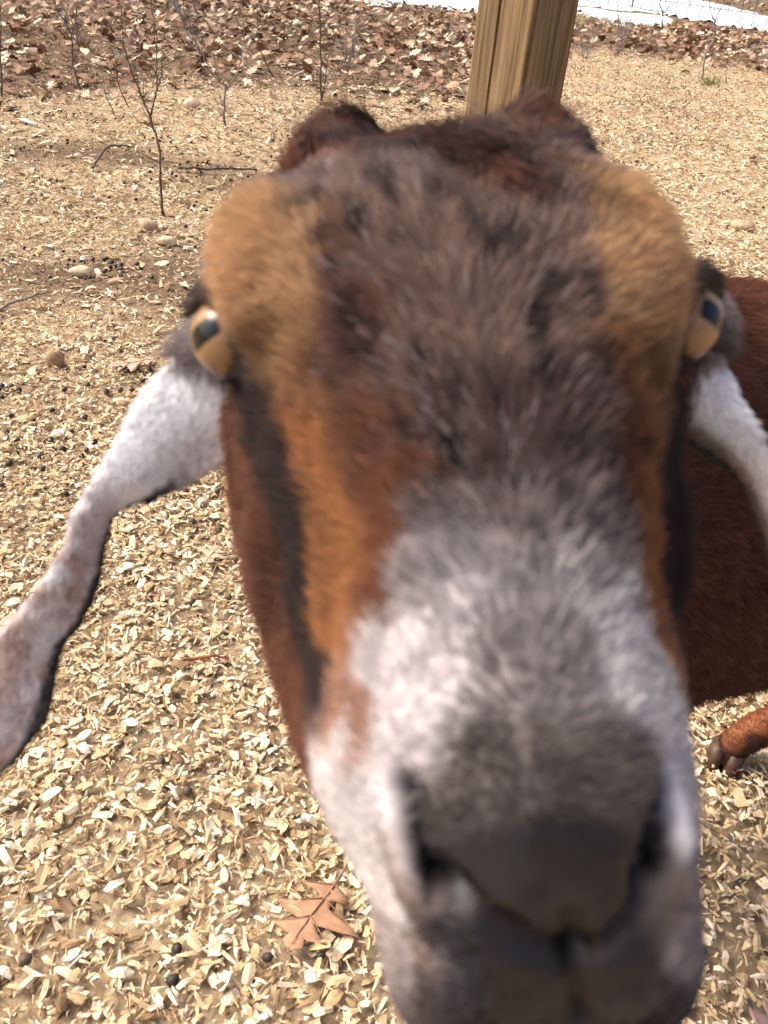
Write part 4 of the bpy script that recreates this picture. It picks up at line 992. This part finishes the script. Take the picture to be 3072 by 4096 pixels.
def coat(P, nm=None, gm=None):
    """mean colour and roan amount of the coat at world points"""
    n = len(P); col = np.zeros((n, 3)); roan = np.full(n, .15)
    Hh = w2h(P)
    # body
    nz1 = noise3(P, 14, 81); nz2 = noise3(P, 45, 82)
    body = np.array([.085, .030, .018]) * (1 + .22 * nz1 + .15 * nz2)[:, None]
    low = sstep(.47, .42, P[:, 2])
    legc = np.array([.22, .075, .028]) * (1 + .25 * nz2)[:, None]
    body = body * (1 - low[:, None]) + legc * low[:, None]
    dk = sstep(-.1, .35, noise3(P, 26, 83)) * sstep(.32, .05, P[:, 2])
    body = body * (1 - .85 * dk[:, None]) + np.array([.03, .017, .012]) * .85 * dk[:, None]
    ridge = sstep(.82, .885, P[:, 2]) * sstep(.2, .3, P[:, 0])
    body = body * (1 - ridge[:, None] * .6) + np.array([.21, .085, .05]) * .6 * ridge[:, None]
    col[:] = body
    # head
    hm = np.nonzero((Hh[:, 0] < .30) & (Hh[:, 0] > -.06) & (np.abs(Hh[:, 1]) < .13) & (Hh[:, 2] > -.17))[0]
    for c0 in range(0, len(hm), 20000):
        q = hm[c0:c0 + 20000]; hp = Hh[q].copy()
        wv = .0035 * np.stack([noise3(hp, 70, 91), noise3(hp, 70, 92), noise3(hp, 70, 93)], -1) + .002 * np.stack([noise3(hp, 190, 94), noise3(hp, 190, 95), noise3(hp, 190, 96)], -1)
        d2 = (((hp + wv)[:, None] - AP[None]) ** 2).sum(2)
        wgt = 1 / (d2 + .0025 ** 2) ** 2.9
        wgt /= wgt.sum(1)[:, None]
        hc = wgt @ AC; hr = wgt @ AR
        f = sstep(.26, .235, hp[:, 0])[:, None]
        col[q] = hc * f + col[q] * (1 - f); roan[q] = hr * f[:, 0] + roan[q] * (1 - f[:, 0])
    # inside of the nostrils
    if gm is not None: col = col * (1 - .8 * gm[:, None]) + np.array([.05, .026, .018]) * .8 * gm[:, None]
    if nm is not None: col = col * (1 - nm[:, None]) + np.array([.012, .008, .009]) * nm[:, None]
    # dark naked rims of the eyelids
    for c, rad, g, up_, side in EYE:
        de = np.linalg.norm(P - c, axis=1); er = sstep(rad + .003, rad + .0012, de)[:, None]; col = col * (1 - er) + np.array([.035, .025, .022]) * er
    # tousled locks over the poll
    tm = tuft_mask(Hh)
    tn = sstep(-.5, .4, noise3(Hh, 48, 262) + .35 * noise3(Hh, 150, 263))[:, None]
    tcol = np.array([.045, .024, .02]) * (1 - tn) + np.array([.20, .085, .052]) * tn
    gl = sstep(.35, .6, noise3(Hh, 75, 264))[:, None]; tcol = tcol * (1 - .6 * gl) + np.array([.26, .19, .175]) * .6 * gl
    col = col * (1 - tm[:, None]) + tcol * tm[:, None]
    # ears
    w_, t_, e_ = ear_coords(P)
    for k in (0, 1):
        q = np.nonzero(w_ == k)[0]
        if not len(q): continue
        t, e, p = t_[q], e_[q], P[q]
        white = np.array([.92, .91, .92]); dap = np.array([.45, .32, .27]); grey = np.array([.45, .40, .40])
        dn = noise3(p, 130, 101) * .6 + noise3(p, 300, 102) * .4
        damt = np.clip(sstep(.30, .60, t) * .95 + sstep(.55, .9, e) * sstep(.35, .22, t) * .9 + .25 * sstep(.5, .2, e) * sstep(.25, .4, t), 0, 1)
        mix = np.clip(damt * (.72 + .9 * dn), 0, 1)
        c = white * (1 - mix[:, None]) + dap * mix[:, None]
        g0 = sstep(.20, .14, t); c = c * (1 - g0[:, None]) + grey * g0[:, None]
        if k == 1:
            br = sstep(.45, .75, e) * .9; c = c * (1 - br[:, None]) + np.array([.16, .105, .08]) * br[:, None]
        rim = sstep(.76, .84, e) * sstep(.25, .31, t); c = c * (1 - rim[:, None]) + np.array([.018, .014, .014]) * rim[:, None]
        col[q] = c; roan[q] = .28 * (1 - rim)
    return np.clip(col, .004, .95), roan

M_skin, nt, b = newmat('goat_skin')
a_ = nt.nodes.new('ShaderNodeAttribute'); a_.attribute_name = 'coat'
nt.links.new(a_.outputs['Color'], b.inputs['Base Color']); b.inputs['Specular IOR Level'].default_value = .34
w_at = nt.nodes.new('ShaderNodeAttribute'); w_at.attribute_name = 'wet'
w_mr = nt.nodes.new('ShaderNodeMapRange'); w_mr.inputs[3].default_value = .7; w_mr.inputs[4].default_value = .42
nt.links.new(w_at.outputs['Fac'], w_mr.inputs[0]); nt.links.new(w_mr.outputs[0], b.inputs['Roughness'])
goat_mesh = mesh_np('goat', gv, gq, True)
cc, _ = coat(gv, NM, GM); cc = cc * (1 - .6 * wet_mask(w2h(gv)))[:, None]
ca = goat_mesh.attributes.new('coat', 'FLOAT_COLOR', 'POINT')
ca.data.foreach_set('color', np.column_stack([cc, np.ones(len(cc))]).astype(np.float32).ravel())
wa = goat_mesh.attributes.new('wet', 'FLOAT', 'POINT'); wa.data.foreach_set('value', wet_mask(w2h(gv)).astype(np.float32))
goat = link('goat', goat_mesh, M_skin, label='brown lop eared goat with roan forehead and white muzzle pushing its face at us', cat='goat')

# --- eyes
def eye_material():
    m, nt, b = newmat('goat_eye')
    tc = nt.nodes.new('ShaderNodeTexCoord'); sp = nt.nodes.new('ShaderNodeSeparateXYZ'); nt.links.new(tc.outputs['Object'], sp.inputs[0])
    def mth(op, a, bb=None):
        n_ = nt.nodes.new('ShaderNodeMath'); n_.operation = op
        for i, v in enumerate((a, bb)):
            if v is None: continue
            if isinstance(v, (int, float)): n_.inputs[i].default_value = v
            else: nt.links.new(v, n_.inputs[i])
        return n_.outputs[0]
    px = mth('POWER', mth('ABSOLUTE', mth('DIVIDE', sp.outputs[0], .0062)), 5.0)
    py = mth('POWER', mth('ABSOLUTE', mth('DIVIDE', sp.outputs[1], .0032)), 5.0)
    d = mth('ADD', px, py)
    rp = ramp(nt, [(.35, (.004, .004, .008)), (.75, (1, 1, 1))]); nt.links.new(mth('MULTIPLY', d, .5), rp.inputs[0])
    rr = mth('SQRT', mth('ADD', mth('POWER', sp.outputs[0], 2.0), mth('POWER', sp.outputs[1], 2.0)))
    ir = ramp(nt, [(.0, (.33, .20, .095)), (.55, (.33, .19, .085)), (.80, (.25, .13, .05)), (.95, (.06, .032, .016))]); nt.links.new(mth('DIVIDE', rr, .0128), ir.inputs[0])
    n_ = nt.nodes.new('ShaderNodeTexNoise'); n_.inputs['Scale'].default_value = 900; nt.links.new(tc.outputs['Object'], n_.inputs['Vector'])
    mr = nt.nodes.new('ShaderNodeMapRange'); mr.inputs[3].default_value = .75; mr.inputs[4].default_value = 1.2; nt.links.new(n_.outputs[0], mr.inputs[0])
    v1 = nt.nodes.new('ShaderNodeVectorMath'); v1.operation = 'SCALE'; nt.links.new(ir.outputs[0], v1.inputs[0]); nt.links.new(mr.outputs[0], v1.inputs['Scale'])
    v2 = nt.nodes.new('ShaderNodeVectorMath'); v2.operation = 'MULTIPLY'; nt.links.new(v1.outputs[0], v2.inputs[0]); nt.links.new(rp.outputs[0], v2.inputs[1])
    nt.links.new(v2.outputs[0], b.inputs['Base Color']); b.inputs['Roughness'].default_value = .12; b.inputs['Specular IOR Level'].default_value = .5
    return m
M_eye = eye_material()
for (c, rad, g, up_, side), tilt in zip(EYE, (-22, 22)):
    v, f = ellipsoid(np.zeros(3), np.eye(3) * rad, 32, 20)
    o = link('eye', mesh_np('eye', v, f, True), M_eye, goat, label='amber eye with dark horizontal slot pupil')
    M = Matrix(((side[0], up_[0], g[0], c[0]), (side[1], up_[1], g[1], c[1]), (side[2], up_[2], g[2], c[2]), (0, 0, 0, 1)))
    o.matrix_world = M @ Matrix.Rotation(math.radians(tilt), 4, 'Z')

# --- hooves: two claws to a foot
M_hoof = island_mat('hoof_horn', [(0, (.06, .032, .018)), (1, (.08, .042, .024))], .5, .4, 90, .35)
for c, d in FEET:
    d = np.array(d) + np.array([.25, -.95, 0]); d /= np.linalg.norm(d); sdv = np.cross(d, up)
    for sg in (-1, 1):
        R = []
        for z, fr, bk, hw in ((0, .036, .026, .0155), (.012, .034, .026, .0158), (.028, .029, .025, .0155), (.046, .022, .021, .014)):
            th = np.linspace(0, 2 * np.pi, 14, endpoint=False)
            R.append(np.array([c[0], c[1], 0]) + up * (z + .004) + sdv * (sg * .0145) + np.where(np.cos(th) > 0, fr, bk)[:, None] * np.cos(th)[:, None] * d + hw * np.sin(th)[:, None] * sdv)
        v, f = loft(R); link('hoof', mesh_np('hoof', v, f, True), M_hoof, goat)

# --- fur
fv = gv[gq]; fc = fv.mean(1)
e1 = fv[:, 2] - fv[:, 0]; e2 = fv[:, 3] - fv[:, 1]; fn = np.cross(e1, e2); ar = .5 * np.linalg.norm(fn, axis=1); fn = fn / (2 * ar[:, None] + 1e-12)
if (fn * gn[gq[:, 0]]).sum() < 0: fn = -fn
fH = w2h(fc)
fe, fet, fee = ear_coords(fc)
headm = (fH[:, 0] < .245) & (fH[:, 0] > -.06) & (np.abs(fH[:, 1]) < .11) & (fH[:, 2] > -.13) & (fe < 0)
dens = np.where(headm, 1.75e6, np.where(fe >= 0, 1.5e6, 1.1e5))
dens = np.where((fc[:, 2] < .45) & ~headm & (fe < 0), 2.0e5, dens)
dens *= 1 - .9 * np.maximum(NM, GM)[gq].mean(1)
dens *= 1 - .97 * wet_mask(fH)
dens *= np.where((fe >= 0) & (fee > .86) & (fet > .28), .12, 1)
for c, rad, g, up_, side in EYE:
    de = np.linalg.norm(fc - c, axis=1); dens *= np.where((de < rad + .0018) & ((fc - c) @ g > .25 * rad), 0, 1)
cnt = rng.poisson(np.clip(dens * ar, 0, 60))
fi = np.repeat(np.arange(len(fc)), cnt); NH = len(fi)
u1 = rng.uniform(0, 1, NH); u2 = rng.uniform(0, 1, NH)
Q = fv[fi]
root = Q[:, 0] * ((1 - u1) * (1 - u2))[:, None] + Q[:, 1] * (u1 * (1 - u2))[:, None] + Q[:, 2] * (u1 * u2)[:, None] + Q[:, 3] * ((1 - u1) * u2)[:, None]
nrm = gn[gq[fi]].mean(1); nrm /= np.linalg.norm(nrm, axis=1)[:, None] + 1e-9
Hh = w2h(root); isH = headm[fi]; isE = fe[fi] >= 0
s_, x_, h_ = Hh[:, 0], Hh[:, 1] - X0, Hh[:, 2]
sg = np.sign(x_) * sstep(0, .006, np.abs(x_))
# direction of the coat
fs = np.full(NH, .9); fx = sg * .35; fh = np.zeros(NH)
mf = sstep(.02, .05, s_) * sstep(.15, .11, s_)
fx = fx + mf * sg * .9 * np.clip(np.abs(x_) / .035, 0, 1)
bw = sstep(.12, .15, s_) * sstep(.21, .19, s_) * sstep(.03, .05, np.abs(x_)); fs = fs - .5 * bw; fx = fx + sg * .3 * bw; fh = fh - .6 * bw
mz = sstep(.035, .01, s_); fs = fs - .4 * mz; fx = fx + sg * .5 * mz; fh = fh - .35 * mz
ck = sstep(-.025, -.05, h_); fh = fh - .6 * ck
flow = fs[:, None] * A + fx[:, None] * Lt + fh[:, None] * Dh
bodyflow = np.array([.75, .25, -.45])
flow = np.where(isH[:, None], flow, bodyflow + .5 * np.stack([noise3(root, 5, 201), noise3(root, 5, 202), noise3(root, 5, 203)], -1))
for k, (U, Vv, mid) in enumerate(ear_tree):
    q = np.nonzero(fe[fi] == k)[0]; axd = np.gradient(mid, axis=0); axd /= np.linalg.norm(axd, axis=1)[:, None]
    flow[q] = axd[np.clip((fet[fi[q]] * 47).astype(int), 0, 47)]
flow += np.where(isH | isE, .32, .30)[:, None] * np.stack([noise3(root, 90, 211), noise3(root, 90, 212), noise3(root, 90, 213)], -1) * np.where(isH, 1.25, np.where(isE, .9, .8))[:, None]
flow += rng.normal(0, .16, (NH, 3))
Ln = np.where(isH, np.interp(s_, [-.03, -.005, .02, .05, .09, .16, .21, .24], [.0018, .0022, .0036, .0065, .0080, .0078, .009, .012]), np.where(isE, np.interp(fet[fi], [.1, .3, .6], [.0035, .0028, .0024]), .021))
legm = ~isH & ~isE & (root[:, 2] < .45); Ln = np.where(legm, .009, Ln)
Ln = np.where(isH & (h_ < -.03), np.minimum(Ln, .009), Ln)
# eyelids keep short hair
for c, rad, g, up_, side in EYE:
    de = np.linalg.norm(root - c, axis=1); Ln = np.where(de < rad + .012, np.minimum(Ln, .0035), Ln)
# the tousled poll tuft
tf_ = isH & (tuft_mask(Hh) > .4)
mess = np.stack([noise3(root, 55, 221), noise3(root, 55, 222), noise3(root, 55, 223)], -1)
Ln = np.where(tf_, (.007 + .007 * np.clip(noise3(root, 60, 224) + .5, 0, 1)) * (1 + .9 * sstep(.022, .008, np.abs(x_ - .008))), Ln)
tfl = (.25 * A + (.15 * sg + .55 * mess[:, 1])[:, None] * Lt + (mess[:, :1] * .9 * A) + .1 * Dh)
fore = sstep(.020, .006, np.abs(x_ - .008)); tfl = tfl - (1.0 * fore)[:, None] * A
flow = np.where(tf_[:, None], tfl + rng.normal(0, .12, (NH, 3)), flow)
Ln = Ln * rng.uniform(.65, 1.15, NH) * (1 + .25 * noise3(root, 120, 225))
flow -= nrm * (flow * nrm).sum(1)[:, None]
flow /= np.linalg.norm(flow, axis=1)[:, None] + 1e-9
lift = np.where(tf_, .10 + .16 * sstep(.012, .022, np.abs(x_)), np.where(isH, np.interp(s_, [0, .05, .15], [.28, .50, .45]), np.where(isE, .18, .30))) + .18 * noise3(root, 160, 231) + rng.normal(0, .10, NH)
lift = np.clip(lift, .08, 1.2)
NP = 4
tpar = np.linspace(0, 1, NP)
ang = lift[:, None] * (1.25 - .75 * tpar[None])
step = Ln[:, None] / (NP - 1)
dirs = np.cos(ang)[..., None] * flow[:, None] + np.sin(ang)[..., None] * nrm[:, None]
pts = np.concatenate([root[:, None] - nrm[:, None] * .0006, root[:, None] + np.cumsum(dirs[:, :-1] * step[..., None], 1)], 1)
mean, roan = coat(root, NM[gq[fi]].mean(1), GM[gq[fi]].mean(1))
clump = noise3(root, 300, 241) * .6 + noise3(root, 140, 242) * .25
sig = .16 + .42 * roan
colr = mean * np.exp(sig * (1.15 * clump + .75 * rng.normal(0, 1, NH)) - sig ** 2 * .35)[:, None]
# forehead flecks: dark tips in small locks, scattered white hairs
fl = sstep(.12, .42, noise3(Hh * np.array([1.0, 2.6, 1.6]), 85, 251)) * roan * 1.9 * isH * sstep(.03, .07, s_)
colr = colr * (1 - .8 * np.clip(fl, 0, 1))[:, None]
wh = (rng.uniform(0, 1, NH) < .05 * np.clip(roan - .3, 0, 1) * 2 * isH); colr[wh] = np.array([.42, .37, .37])
colr = np.clip(colr, .004, .92)
rad0 = np.where(isH | isE, .00013, .00024) * rng.uniform(.7, 1.2, NH); rad0 = np.where(tf_, .00016, rad0)
rads = rad0[:, None] * np.array([1, .95, .75, .25])[None]
hc = bpy.data.hair_curves.new('fur')
hc.add_curves([NP] * NH)
hc.attributes['position'].data.foreach_set('vector', pts.astype(np.float32).ravel())
ra_ = hc.attributes.get('radius') or hc.attributes.new('radius', 'FLOAT', 'POINT')
ra_.data.foreach_set('value', rads.astype(np.float32).ravel())
ha = hc.attributes.new('hair_color', 'FLOAT_COLOR', 'CURVE')
ha.data.foreach_set('color', np.column_stack([colr, np.ones(NH)]).astype(np.float32).ravel())
M_hair, nt, b = newmat('goat_hair')
a_ = nt.nodes.new('ShaderNodeAttribute'); a_.attribute_name = 'hair_color'
nt.links.new(a_.outputs['Color'], b.inputs['Base Color']); b.inputs['Roughness'].default_value = .6; b.inputs['Specular IOR Level'].default_value = .2
tr_ = nt.nodes.new('ShaderNodeBsdfTranslucent'); nt.links.new(a_.outputs['Color'], tr_.inputs['Color'])
mxs = nt.nodes.new('ShaderNodeMixShader'); mxs.inputs[0].default_value = .3
nt.links.new(b.outputs[0], mxs.inputs[1]); nt.links.new(tr_.outputs[0], mxs.inputs[2]); nt.links.new(mxs.outputs[0], nt.nodes['Material Output'].inputs['Surface'])
hc.materials.append(M_hair)
fur = bpy.data.objects.new('fur', hc); COL.objects.link(fur); fur.parent = goat
print('hairs', NH, 'goat verts', len(gv))

# straw caught on the goat's back
sv_, sf_ = tube([(-.5, 0, 0), (0, .02, .03), (.5, 0, 0)], [.045, .045, .03], 5)
for P_, rz, L_, lab in (((.345, .80, .865), .9, .016, 'upper bit of pale straw stuck in the fur on the goat\'s back'), ((.375, .74, .845), 1.0, .013, 'lower bit of pale straw stuck in the fur on the goat\'s back')):
    o = link('straw_bit', mesh_np('straw_bit', sv_, sf_), M_straw, label=lab, cat='straw'); o.location = P_; o.scale = (L_,) * 3; o.rotation_euler = (.3, -.3, rz)
